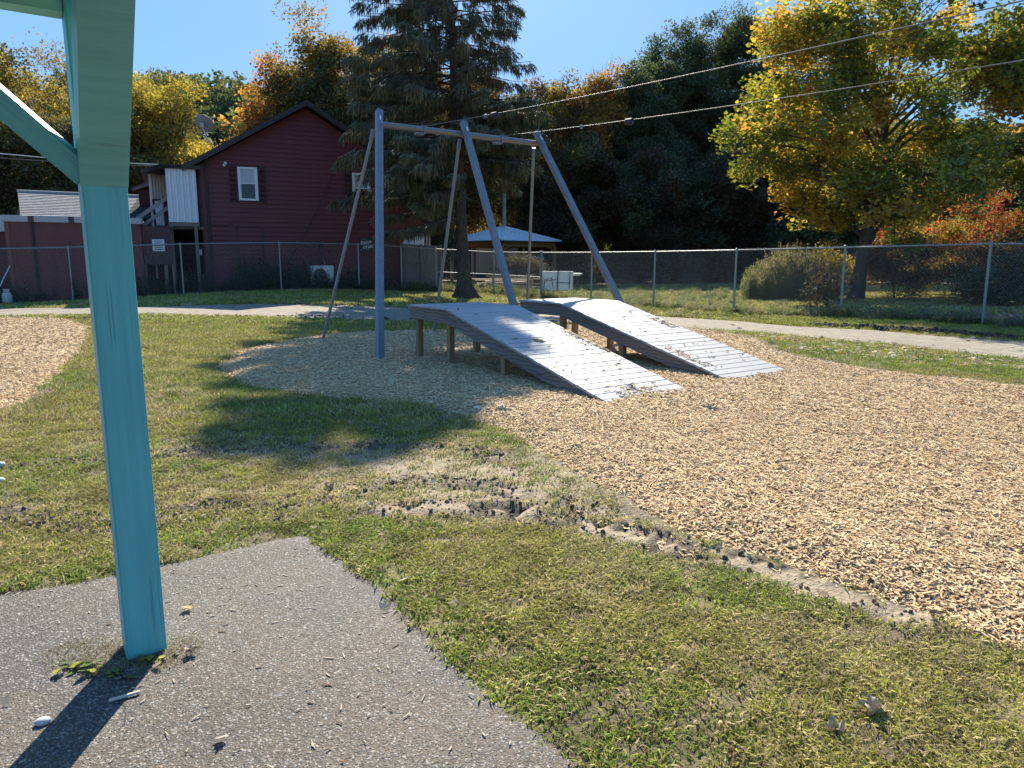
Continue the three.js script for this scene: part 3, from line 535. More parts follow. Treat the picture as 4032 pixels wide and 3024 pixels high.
// ------------------------------------------------------------ red two storey house
const HX = -11.725, HF = 28, HPHI = 0.445, HY = 0.33;
const houseAt = (x, y, z) => V(x, y, z).applyAxisAngle(V(0, 1, 0), HPHI).add(P(HX, HF, HY));
{
  const t = thing('red_house', 'dark red two storey house with gable end, brown roof edge and white window', 'house', P(HX, HF, HY), HPHI);
  const W = 7.931, mid = W / 2, R = 7.40, sl = 0.588, wt = x => R - 0.24 - sl * Math.abs(x - mid), half = y => Math.min(mid, (R - 0.24 - y) / sl);
  { // wall core
    const s = new THREE.Shape(); s.moveTo(0, -0.5); s.lineTo(W, -0.5); s.lineTo(W, wt(W)); s.lineTo(mid, wt(mid)); s.lineTo(0, wt(0)); s.closePath();
    part(t, 'wall', new THREE.ExtrudeGeometry(s, { depth: 10, bevelEnabled: false }).translate(0, 0, -10.03), REDTRIM);
  }
  const ch = 0.178;
  for (let y = -0.3; y < 7.1; y += ch) { // clapboards
    const y1 = Math.min(y + ch, 7.14), a = half(y), b = half(y1), x0 = mid - a, x1 = mid + a, u0 = mid - b, u1 = mid + b;
    part(t, 'siding_board', hexa([V(x0, y, 0.034), V(x1, y, 0.034), V(u1, y1, 0.002), V(u0, y1, 0.002)], [V(x0, y, -0.02), V(x1, y, -0.02), V(u1, y1, -0.02), V(u0, y1, -0.02)], 0), RED);
    if (y < 4.5) part(t, 'siding_board', hexa([V(-0.02, y, -0.1), V(-0.02, y, -8), V(-0.004, y1, -8), V(-0.004, y1, -0.1)], [V(0.02, y, -0.1), V(0.02, y, -8), V(0.02, y1, -8), V(0.02, y1, -0.1)], 2), RED);
  }
  part(t, 'corner_board', [box(0.13, 5.2, 0.03, 0.055, 2.2, 0.026, 0.004), box(0.03, 5.2, 0.13, -0.026, 2.2, -0.05, 0.004)], REDTRIM);
  for (const s of [-1, 1]) {
    const e = mid + 0.62, z0 = 0.42, z1 = -10.4, ye = R - sl * e;
    part(t, 'roof', hexa([V(mid, R, z0), V(mid + s * e, ye, z0), V(mid + s * e, ye, z1), V(mid, R, z1)], [V(mid, R - 0.12, z0 - 0.01), V(mid + s * e, ye - 0.12, z0 - 0.01), V(mid + s * e, ye - 0.12, z1), V(mid, R - 0.12, z1)], 0), ROOFDARK);
    part(t, 'rake_board', hexa([V(mid, R - 0.02, z0 + 0.025), V(mid + s * e, ye - 0.02, z0 + 0.025), V(mid + s * e, ye - 0.22, z0 + 0.025), V(mid, R - 0.22, z0 + 0.025)], [V(mid, R - 0.02, z0 + 0.004), V(mid + s * e, ye - 0.02, z0 + 0.004), V(mid + s * e, ye - 0.22, z0 + 0.004), V(mid, R - 0.22, z0 + 0.004)], 0), BROWNTRIM);
    part(t, 'soffit', hexa([V(mid, R - 0.13, z0), V(mid + s * e, ye - 0.13, z0), V(mid + s * e, ye - 0.13, 0.03), V(mid, R - 0.13, 0.03)], [V(mid, R - 0.155, z0), V(mid + s * e, ye - 0.155, z0), V(mid + s * e, ye - 0.155, 0.03), V(mid, R - 0.155, 0.03)], 0), BROWNTRIM);
  }
  const GLASS = std([0.02, 0.023, 0.025], 0.04), CURT = std([0.5, 0.53, 0.55], 0.9), LOUVRE = std([0.048, 0.015, 0.018], 0.6);
  for (const [x0, x1] of [[1.31, 2.03], [5.72, 6.46]]) {
    const y0 = 3.53, y1 = 4.78, w = 0.075, cx = (x0 + x1) / 2, cy = (y0 + y1) / 2, f = 0.055;
    const win = part(t, 'window', [box(w, y1 - y0, 0.075, x0 + w / 2, cy, f, 0.006), box(w, y1 - y0, 0.075, x1 - w / 2, cy, f, 0.006), box(x1 - x0 - 2 * w, w, 0.075, cx, y1 - w / 2, f, 0.006), box(x1 - x0 - 2 * w, w, 0.085, cx, y0 + w / 2, f + 0.005, 0.006), box(x1 - x0 - 2 * w, 0.045, 0.05, cx, cy + 0.02, f - 0.005, 0.005), box(0.035, y1 - y0 - 2 * w, 0.04, x0 + w + 0.0175, cy, f - 0.01, 0.004), box(0.035, y1 - y0 - 2 * w, 0.04, x1 - w - 0.0175, cy, f - 0.01, 0.004)], WHITE);
    part(win, 'pane', box(x1 - x0 - 2 * w, (y1 - y0) / 2 - w, 0.008, cx, cy - (y1 - y0) / 4 + w / 2, 0.03), GLASS);
    part(win, 'pane', box(x1 - x0 - 2 * w, (y1 - y0) / 2 - w, 0.008, cx, cy + (y1 - y0) / 4 - w / 2 + 0.02, 0.036), std([0.36, 0.40, 0.42], 0.12, {}), 'upper pane with a white curtain behind');
    for (const sx of [x0 - 0.33, x1 + 0.02]) part(t, 'shutter', [box(0.045, 1.36, 0.03, sx + 0.022, cy - 0.01, 0.035, 0.004), box(0.045, 1.36, 0.03, sx + 0.288, cy - 0.01, 0.035, 0.004), ...[-0.66, 0, 0.64].map(k => box(0.22, 0.055, 0.03, sx + 0.155, cy + k, 0.035, 0.004)), ...Array.from({ length: 22 }, (_, i) => box(0.22, 0.04, 0.008, sx + 0.155, cy - 0.62 + i * 0.058, 0.03, 0, [0.6, 0, 0]))], LOUVRE);
  }
  { const x0 = 1.15, x1 = 2.10, y0 = 0.5, y1 = 2.58; part(t, 'panel_trim', [box(0.05, y1 - y0, 0.03, x0, (y0 + y1) / 2, 0.03), box(0.05, y1 - y0, 0.03, x1, (y0 + y1) / 2, 0.03), box(x1 - x0 - 0.05, 0.05, 0.03, (x0 + x1) / 2, y1 - 0.03, 0.03)], LOUVRE, 'outline of a closed up doorway'); }
  part(t, 'security_light', [box(0.10, 0.10, 0.07, 0.89, 4.88, 0.06, 0.012), rod(V(0.86, 4.86, 0.09), V(0.83, 4.79, 0.16), 0.04, 0.05, 12)], WHITE);
  part(t, 'conduit', [rod(V(0.17, 0.2, 0.05), V(0.17, 4.9, 0.05), 0.022), rod(V(-0.06, 0.6, 0.05), V(-0.06, 5.0, 0.05), 0.016), rod(V(0.25, 0.9, 0.04), V(0.25, 4.2, 0.04), 0.012), limb([V(0.17, 2.55, 0.06), V(0.5, 2.57, 0.06), V(0.85, 2.57, 0.06), V(0.98, 2.63, 0.06), V(1.0, 2.72, 0.06)], [0.012, 0.012, 0.012, 0.012, 0.012]), limb(Array.from({ length: 15 }, (_, i) => V(0.25 + 0.10 * Math.cos(i / 14 * 6.3), 4.85 + 0.12 * Math.sin(i / 14 * 6.3), 0.08)), Array(15).fill(0.008)), rod(V(-0.5, 4.7, 0.2), V(-0.35, 4.55, 0.25), 0.03), rod(V(-0.4, 4.8, 0.2), V(-0.15, 5.0, 0.1), 0.014)], DARKM, 'dark cables and conduits on the house corner');
  part(t, 'wall_cable', limb([V(5.22, 5.23, 0.04), V(4.6, 4.0, 0.06), V(3.85, 2.5, 0.07), V(2.94, 1.04, 0.06)], [0.012, 0.012, 0.012, 0.012]), DARKM);
  part(t, 'meter_box', box(0.16, 0.22, 0.10, -0.22, 1.55, 0.08, 0.02), std([0.5, 0.5, 0.5], 0.5));
  // low wing on the right with the white door
  const zf = 0.25;
  { const s = new THREE.Shape(); s.moveTo(6.9, -0.5); s.lineTo(8.82, -0.5); s.lineTo(8.82, 2.80); s.lineTo(6.9, 3.95); s.closePath(); part(t, 'wall', new THREE.ExtrudeGeometry(s, { depth: 6.2, bevelEnabled: false }).translate(0, 0, zf - 6.23), REDTRIM); }
  for (let y = -0.3; y < 3.9; y += ch) { const y1 = Math.min(y + ch, 3.94), e = q => Math.min(8.82, 6.9 + (3.95 - q) / 0.6); part(t, 'siding_board', hexa([V(6.9, y, zf + 0.02), V(e(y), y, zf + 0.02), V(e(y1), y1, zf + 0.004), V(6.9, y1, zf + 0.004)], [V(6.9, y, zf - 0.02), V(e(y), y, zf - 0.02), V(e(y1), y1, zf - 0.02), V(6.9, y1, zf - 0.02)], 0), RED); }
  part(t, 'wing_roof', hexa([V(6.8, 4.16, zf + 0.35), V(9.24, 2.78, zf + 0.35), V(9.24, 2.78, -6.3), V(6.8, 4.16, -6.3)], [V(6.8, 4.05, zf + 0.35), V(9.24, 2.66, zf + 0.35), V(9.24, 2.66, -6.3), V(6.8, 4.05, -6.3)], 0), std([0.16, 0.15, 0.145], 0.9));
  part(t, 'wing_soffit', hexa([V(8.86, 2.82, zf + 0.33), V(9.2, 2.62, zf + 0.33), V(9.2, 2.62, -6.2), V(8.86, 2.62, -6.2)], [V(8.84, 2.60, zf + 0.33), V(9.2, 2.60, zf + 0.33), V(9.2, 2.60, -6.2), V(8.84, 2.60, -6.2)], 0), std([0.55, 0.40, 0.26], 0.7));
  part(t, 'corner_board', box(0.12, 3.2, 0.05, 8.80, 1.1, zf + 0.02, 0.004), std([0.22, 0.2, 0.19], 0.8));
  const door = part(t, 'door', [box(0.78, 2.0, 0.04, 8.19, 1.34, zf + 0.04, 0.005), ...[[-0.19, 2.0], [0.19, 2.0], [-0.19, 1.35], [0.19, 1.35], [-0.19, 0.75], [0.19, 0.75]].map(([x, y]) => box(0.22, y > 1.9 ? 0.2 : 0.45, 0.012, 8.19 + x, y, zf + 0.065, 0.004))], std([0.62, 0.64, 0.68], 0.5), 'white panelled door');
  part(door, 'door_frame', [box(0.08, 2.12, 0.06, 7.76, 1.38, zf + 0.05, 0.005), box(0.08, 2.12, 0.06, 8.62, 1.38, zf + 0.05, 0.005), box(0.94, 0.08, 0.062, 8.19, 2.40, zf + 0.05, 0.005)], WHITE);
  part(t, 'downpipe', rod(V(8.93, -0.2, zf), V(8.93, 2.6, zf), 0.035), std([0.45, 0.36, 0.26], 0.6));
  // covered outside stair on the left: corrugated metal sheets, posts, rails
  const METAL = std([0.62, 0.65, 0.70], 0.4);
  const corr = (x0, x1, y0, y1, z, pitch = 0.06, amp = 0.014) => { const g = [], n = Math.round((x1 - x0) / pitch * 4), at = i => [x0 + (x1 - x0) * i / n, z + [0, amp, amp, 0][i % 4]]; for (let i = 0; i < n; i++) { const [a, za] = at(i), [b, zb] = at(i + 1); g.push(hexa([V(a, y0, za), V(b, y0, zb), V(b, y1, zb), V(a, y1, za)], [V(a, y0, za - 0.004), V(b, y0, zb - 0.004), V(b, y1, zb - 0.004), V(a, y1, za - 0.004)], 1)); } return g; };
  for (let i = 0; i < 5; i++) { const w = 0.204, x0 = -1.20 + i * w; part(t, 'metal_sheet', [...corr(x0, x0 + w - 0.004, 2.64, 4.64, 0.30 + (i % 2) * 0.006, 0.10, 0.034), box(0.012, 2.0, 0.03, x0 + 0.004, 3.64, 0.318)], METAL); }
  part(t, 'porch_beam', box(1.06, 0.13, 0.09, -0.69, 2.56, 0.28, 0.005), RIM);
  part(t, 'porch_roof', hexa([V(-1.98, 4.46, 0.42), V(-1.35, 4.70, 0.42), V(-0.02, 4.70, 0.42), V(-0.02, 4.70, -3)], [V(-1.98, 4.34, 0.42), V(-1.35, 4.56, 0.42), V(-0.02, 4.56, 0.42), V(-0.02, 4.56, -3)], 0), BROWNTRIM);
  part(t, 'porch_roof', hexa([V(-1.98, 4.46, 0.40), V(-1.35, 4.70, 0.40), V(-1.35, 4.70, -3), V(-1.98, 4.46, -3)], [V(-1.98, 4.34, 0.40), V(-1.35, 4.56, 0.40), V(-1.35, 4.56, -3), V(-1.98, 4.34, -3)], 0), std([0.2, 0.19, 0.18], 0.8));
  part(t, 'porch_roof', box(1.34, 0.09, 3.3, -0.68, 4.64, -1.28), std([0.2, 0.19, 0.18], 0.8));
  part(t, 'metal_sheet', corr(-1.72, -1.2, 3.55, 4.5, -0.95, 0.1, 0.03), std([0.35, 0.33, 0.31], 0.5));
  part(t, 'porch_post', box(0.07, 3.9, 0.07, -1.74, 2.5, -0.2, 0.004), std([0.42, 0.40, 0.37], 0.8));
  for (const [x, w] of [[-1.14, 0.12], [-0.30, 0.12]]) part(t, 'porch_post', box(w, 3.0, 0.1, x, 1.0, 0.26, 0.005), RIM);
  part(t, 'stair_rail', beam(V(-1.18, 3.56, -0.1), V(-2.25, 2.76, -0.1), 0.04, 0.14, V(0, 1, 0)), std([0.22, 0.21, 0.2], 0.8));
  part(t, 'stair_rail', beam(V(-1.18, 3.20, -0.1), V(-2.2, 2.42, -0.1), 0.04, 0.12, V(0, 1, 0)), std([0.2, 0.19, 0.18], 0.8));
  part(t, 'metal_sheet', [...corr(-1.62, -1.35, 2.55, 3.45, -0.6, 0.068, 0.02)], METAL);
  part(t, 'stair_landing', box(1.3, 0.10, 2.6, -0.66, 2.45, -1.2), RIM);
  part(t, 'stair_stringer', beam(V(-1.2, 2.42, -0.4), V(-2.6, 1.3, -0.4), 0.05, 0.2), RIM);
  part(t, 'back_wall', box(2.2, 4.4, 0.1, -1.1, 1.8, -2.9), std([0.05, 0.02, 0.02], 0.9));
  // board fronted lean-to with an opening below
  const SB = wood([0.085, 0.05, 0.05], [0.04, 0.025, 0.025], 340, 0.85, 0.8);
  for (let i = 0; i < 9; i++) part(t, 'shed_board', box(0.101, 1.36 - 0.005 * i, 0.02, -2.07 + i * 0.106, 1.775 - 0.003 * i, 0.8, 0.004), SB);
  part(t, 'shed_post', [box(0.08, 2.6, 0.08, -2.08, 0.85, 0.74), box(0.08, 2.6, 0.08, -1.18, 0.85, 0.74), box(0.12, 1.4, 0.08, -1.42, 0.4, 0.7)], RIM);
  part(t, 'shed_wall', [box(0.05, 2.5, 2.4, -2.12, 0.9, -0.45), box(1.0, 0.05, 2.4, -1.62, 2.42, -0.45)], BROWNTRIM);
  // rear upper wing seen past the stair roof
  part(t, 'rear_wing_wall', box(1.9, 4.6, 3, -1.1, 2.0, -7.6), RED);
  part(t, 'rear_wing_roof', hexa([V(-2.5, 4.35, -5.9), V(-1.6, 4.82, -5.9), V(0, 5.3, -5.9), V(0, 5.3, -9.3)], [V(-2.5, 4.22, -5.9), V(-1.6, 4.60, -5.9), V(0, 4.60, -5.9), V(0, 4.6, -9.3)], 0), std([0.13, 0.11, 0.10], 0.9));
  part(t, 'rear_wing_roof', hexa([V(-2.5, 4.35, -5.95), V(-1.6, 4.82, -5.95), V(-1.6, 4.82, -9.3), V(-2.5, 4.35, -9.3)], [V(-2.5, 4.25, -5.95), V(-1.6, 4.7, -5.95), V(-1.6, 4.7, -9.3), V(-2.5, 4.25, -9.3)], 0), std([0.15, 0.13, 0.12], 0.9));
}
{ // shingled low annex behind the red container
  const t = thing('annex_building', 'low building with grey shingled roof behind the red container', 'building', P(HX, HF, HY), HPHI);
  const shTex = tex(1024, 512, (x, y, i, j) => { const row = Math.floor(y * 8), tab = Math.floor((x * 24 + (row % 2) * 0.5)) % 24, v = 0.72 + 0.5 * hash(tab, row, 3) * 0.7 + 0.3 * (tnoise(x, y, 200, 100, 5) - 0.5), edge = Math.abs(((x * 24 + (row % 2) * 0.5) % 1) - 0.5) > 0.46 ? 0.55 : 1; return [0.27 * v * edge, 0.255 * v * edge, 0.24 * v * edge]; }, true, [0.25, 0.9]);
  const SH = std(null, 0.9, { map: shTex }), SHD = std([0.022, 0.024, 0.03], 0.9);
  const e0 = V(-6.1, 2.84, -1.8), e1 = V(-2.2, 2.86, -1.8), r0 = V(-6.42, 3.88, -4), r1 = V(-2.12, 3.84, -4), n = 15;
  for (let i = 0; i < n; i++) {
    const a = i / n, b = (i + 1.12) / n, q = (s, k, h) => (s ? e1 : e0).clone().lerp(s ? r1 : r0, k).add(V(0, h, 0)), cut = k => lerp(-2.72, -2.2, k);
    const qa = (k, h) => { const p = q(1, k, h); return V(cut(k), p.y, p.z); };
    part(t, 'shingle_course', hexa([q(0, a, 0.03), qa(a, 0.03), qa(b, 0.006), q(0, b, 0.006)], [q(0, a, -0.02), qa(a, -0.02), qa(b, -0.02), q(0, b, -0.02)], 0), SH);
    const d1 = k => V(lerp(-1.9, -1.0, k), q(1, k, 0).y, q(1, k, 0).z);
    part(t, 'dark_shingle_course', hexa([qa(a, 0.028), d1(a).add(V(0, 0.028, 0)), d1(b).add(V(0, 0.005, 0)), qa(b, 0.005)], [qa(a, -0.02), d1(a).add(V(0, -0.02, 0)), d1(b).add(V(0, -0.02, 0)), qa(b, -0.02)], 0), SHD);
  }
  part(t, 'ridge_cap', rod(r0.clone().add(V(-0.02, 0.03, 0)), r1.clone().add(V(0.6, 0.03, 0)), 0.05), std([0.3, 0.29, 0.28], 0.8));
  part(t, 'wall', [hexa([V(-6.2, -0.3, -2), V(-1.2, -0.3, -2), V(-1.2, 2.75, -2), V(-6.2, 2.75, -2)], [V(-6.2, -0.3, -6), V(-1.2, -0.3, -6), V(-1.2, 2.75, -6), V(-6.2, 2.75, -6)], 0), hexa([V(-6.3, 2.75, -2), V(-6.3, 3.75, -4), V(-6.3, 2.75, -6), V(-6.3, 2.7, -4)], [V(-1.2, 2.75, -2), V(-1.2, 3.75, -4), V(-1.2, 2.75, -6), V(-1.2, 2.7, -4)], 0)], RED);
}
{ // red walk-in container
  const t = thing('storage_container', 'rust red walk-in container with pale trim and two black stains', 'container', P(HX, HF, HY), HPHI);
  const wall = tex(512, 512, (x, y) => { const v = 0.8 + 0.3 * tnoise(x, y, 16, 4, 601) + 0.2 * tnoise(x, y, 60, 6, 602), s = Math.exp(-Math.pow((x - 0.195) / 0.018, 2)) * ss(0.1, 0.5, y + 0.2 * tnoise(x, y, 20, 20, 603)); const c = [0.13 * v, 0.042 * v, 0.036 * v]; return mix3(c, [0.012, 0.011, 0.012], 0.95 * s); }, true, [1, 1]);
  const g = new THREE.BoxGeometry(4.06, 2.85, 2.2); part(t, 'wall', g.translate(-4.165, 1.25, -0.2), std(null, 0.75, { map: wall }));
  part(t, 'corner_strip', box(0.13, 2.6, 0.02, -6.13, 1.2, 0.915, 0.004), std([0.17, 0.055, 0.05], 0.7));
  const TR = std([0.36, 0.36, 0.36], 0.7);
  part(t, 'trim', box(4.14, 0.21, 0.05, -4.165, 2.62, 0.925, 0.006), TR); part(t, 'trim', box(0.05, 0.21, 2.2, -2.09, 2.62, -0.22, 0.006), TR); part(t, 'trim', box(0.05, 0.21, 2.2, -6.24, 2.62, -0.22, 0.006), TR);
  part(t, 'trim_joint', box(0.17, 0.19, 0.012, -5.42, 2.615, 0.952, 0.003), DARKM); part(t, 'trim_joint', box(0.17, 0.2, 0.012, -4.25, 2.615, 0.952, 0.003), DARKM);
}
{
  const t = thing('small_shed', 'small red sided shed with white edge, left of the red container', 'shed', P(HX, HF, HY), HPHI);
  for (let i = 0; i < 12; i++) part(t, 'siding_board', hexa([V(-9, -0.2 + i * 0.19, -0.48), V(-6.42, -0.2 + i * 0.19, -0.48), V(-6.42, -0.01 + i * 0.19, -0.495), V(-9, -0.01 + i * 0.19, -0.495)], [V(-9, -0.2 + i * 0.19, -0.52), V(-6.42, -0.2 + i * 0.19, -0.52), V(-6.42, -0.01 + i * 0.19, -0.52), V(-9, -0.01 + i * 0.19, -0.52)], 0), RED);
  part(t, 'wall', box(2.58, 2.5, 2, -7.71, 1.0, -1.53), REDTRIM); part(t, 'eave', box(2.7, 0.55, 2.3, -7.75, 2.5, -1.5, 0.01), std([0.5, 0.5, 0.48], 0.7));
}
{
  const p = houseAt(-6.3, -0.18, 1.15), t = thing('gas_bottle', 'small grey gas bottle by the red container corner', 'gas bottle', p);
  part(t, 'tank', new THREE.LatheGeometry([[0, 0], [0.11, 0], [0.15, 0.05], [0.155, 0.24], [0.13, 0.33], [0.05, 0.37], [0, 0.37]].map(([x, y]) => new THREE.Vector2(x, y)), 20), std([0.42, 0.44, 0.44], 0.45)); part(t, 'collar', [new THREE.CylinderGeometry(0.1, 0.1, 0.1, 16, 1, true).translate(0, 0.42, 0), rod(V(0, 0.36, 0), V(0, 0.45, 0), 0.02)], std([0.4, 0.4, 0.4], 0.5));
  top('leaning_pole', rod(houseAt(-6.75, -0.2, 1.3), houseAt(-6.15, 1.05, 1.0), 0.018), std([0.6, 0.6, 0.58], 0.5), 'thin pale pole leaning at the far left behind the fence', 'pole');
}
{ // heat pump, signs, satellite dish
  const t = thing('air_conditioner', 'white outdoor air conditioner unit against the red house wall', 'air conditioner', houseAt(4.22, 0.28, 0.5), HPHI);
  part(t, 'casing', [box(0.95, 0.74, 0.34, 0, 0.39, 0, 0.025), box(0.9, 0.05, 0.3, 0, 0.0, 0)], std([0.66, 0.67, 0.64], 0.5));
  part(t, 'fan_opening', new THREE.CylinderGeometry(0.27, 0.27, 0.012, 32).rotateX(Math.PI / 2).translate(-0.08, 0.38, 0.172), DARKM);
  part(t, 'fan_grille', [...[0.1, 0.18, 0.265].map(r => new THREE.TorusGeometry(r, 0.007, 6, 32).translate(-0.08, 0.38, 0.184)), ...Array.from({ length: 9 }, (_, i) => { const x = -0.24 + i * 0.06, h = Math.sqrt(0.27 * 0.27 - x * x); return box(0.008, 2 * h, 0.008, -0.08 + x, 0.38, 0.19); })], std([0.4, 0.4, 0.38], 0.5));
  part(t, 'pipe_cover', beam(V(0.16, 0.74, -0.3), V(0.08, 1.72, -0.42), 0.09, 0.06), DARKM);
  part(t, 'drain_pipe', rod(V(0.24, 0.74, -0.32), V(0.16, 1.2, -0.40), 0.012), std([0.5, 0.4, 0.3], 0.6));
}
const font = await new FontLoader().loadAsync('fonts/droid/droid_sans_bold.typeface.json');
const textGeo = (s, size, depth, slant = 0) => { const g = new TextGeometry(s, { font, size, depth, curveSegments: 4, bevelEnabled: false }); if (slant) g.applyMatrix4(new THREE.Matrix4().makeShear(0, 0, slant, 0, 0, 0)); g.computeBoundingBox(); g.translate(-(g.boundingBox.min.x + g.boundingBox.max.x) / 2, 0, 0); return g; };
{
  const t = thing('wall_sign', 'black sign with slanted white lettering on the red wall', 'sign', houseAt(6.28, 1.90, 0.045), HPHI);
  part(t, 'panel', box(0.68, 0.56, 0.03, 0, 0, 0, 0.004), std([0.014, 0.016, 0.018], 0.45));
  part(t, 'lettering', [textGeo('Quick', 0.125, 0.004, 0.15).rotateZ(0.13).translate(-0.06, 0.04, 0.017), textGeo('Draw', 0.125, 0.004, 0.15).rotateZ(0.13).translate(0.02, -0.14, 0.017)], std([0.66, 0.68, 0.66], 0.5));
  part(t, 'print', [box(0.12, 0.016, 0.004, -0.03, -0.19, 0.017), ...[0, 1, 2, 3].map(i => box(0.03, 0.03, 0.004, -0.26 + i * 0.07, 0.2 + 0.02 * (i % 2), 0.017)), box(0.05, 0.03, 0.004, 0.24, -0.22, 0.017), box(0.04, 0.05, 0.004, -0.28, -0.2, 0.017)], std([0.3, 0.32, 0.30], 0.6));
}
{
  const t = thing('notice_sign', 'white notice with rows of small print on the brown boards by the stair', 'sign', houseAt(-1.61, 1.78, 0.83), HPHI);
  part(t, 'panel', box(0.40, 0.42, 0.012, 0, 0, 0, 0.002), std([0.62, 0.63, 0.64], 0.6));
  part(t, 'print', [0.155, 0.085, -0.02, -0.085, -0.15].flatMap((y, i) => [box(0.30 - 0.03 * (i % 2), 0.03, 0.003, 0, y, 0.008)]), std([0.12, 0.12, 0.14], 0.7));
}
{
  const c = houseAt(0.30, 6.46, -1.2), t = thing('satellite_dish', 'grey satellite dish on the left slope of the house roof', 'satellite dish', c);
  const prof = []; for (let i = 0; i <= 10; i++) { const r = 0.42 * i / 10; prof.push(new THREE.Vector2(r, r * r * 0.42)); } for (let i = 10; i >= 0; i--) { const r = 0.42 * i / 10; prof.push(new THREE.Vector2(r, r * r * 0.42 - 0.012)); }
  const dish = new THREE.LatheGeometry(prof, 36); dish.scale(1, 1, 0.84); dish.rotateX(-Math.PI / 2 + 0.55); dish.rotateY(-0.35);
  part(t, 'dish', dish, std([0.16, 0.165, 0.17], 0.6));
  part(t, 'bracket', [box(0.13, 0.16, 0.12, 0.0, -0.06, 0.1, 0.01), rod(V(0, -0.1, 0.12), V(0.06, -0.3, 0.14), 0.025)], std([0.3, 0.3, 0.3], 0.5));
  part(t, 'mast', limb([V(0.05, -0.25, 0.13), V(0.12, -0.5, 0.12), V(0.3, -0.72, 0.1)], [0.028, 0.028, 0.028], 10), std([0.42, 0.42, 0.42], 0.5));
  part(t, 'strut', rod(V(0.02, -0.3, 0.05), V(0.1, -0.78, 0.0), 0.012), std([0.4, 0.4, 0.4], 0.5));
}
for (const [y, lab, s] of [[0, 'upper overhead wire reaching the house from the left', 0.3], [-0.45, 'lower overhead wire reaching the house from the left', 0.35]]) {
  const a = houseAt(-24, 8.2 + y, -4), b = houseAt(-0.5, 4.72 + y * 0.1, 0.1), pts = []; for (let i = 0; i <= 20; i++) { const k = i / 20, p = a.clone().lerp(b, k); p.y -= 4 * 0.9 * k * (1 - k); pts.push(p); }
  top('overhead_wire', limb(pts, pts.map(() => 0.016), 6), std(y ? [0.05, 0.05, 0.05] : [0.5, 0.5, 0.48], 0.5), lab, 'wire', 'overhead wires');
}
{ // weathered privacy fence below the white door
  const t = thing('privacy_fence', 'weathered grey board fence behind the chain link below the white door', 'fence'), pa = houseAt(7.48, 0, 0.75), pb = houseAt(9.3, 0, 0.75), a = [pa.x, -pa.z], b = [pb.x, -pb.z], M = [351, 352, 353].map(s => wood([0.16, 0.15, 0.14], [0.07, 0.065, 0.06], s, 0.9, 0.9));
  for (let i = 0; i < 13; i++) { const k = (i + 0.5) / 13, X = lerp(a[0], b[0], k), F = lerp(a[1], b[1], k), g = box(0.143, 1.95 + 0.03 * hash(i, 1), 0.02, 0, 0, 0, 0.004); g.rotateY(0.445); g.translate(X, terrain(X, F) + 0.98, -F); part(t, 'board', g, M[i % 3]); }
  for (const y of [0.45, 1.2]) part(t, 'rail', beam(P(a[0], a[1] - 0.04, 0.28 + y), P(b[0], b[1] - 0.04, 0.28 + y), 0.04, 0.09), M[0]);
  for (const k of [0.02, 0.5, 0.98]) { const X = lerp(a[0], b[0], k), F = lerp(a[1], b[1], k) - 0.06; part(t, 'post', box(0.09, 2.1, 0.09, X, terrain(X, F) + 0.95, -F, 0.005), M[1]); }
}
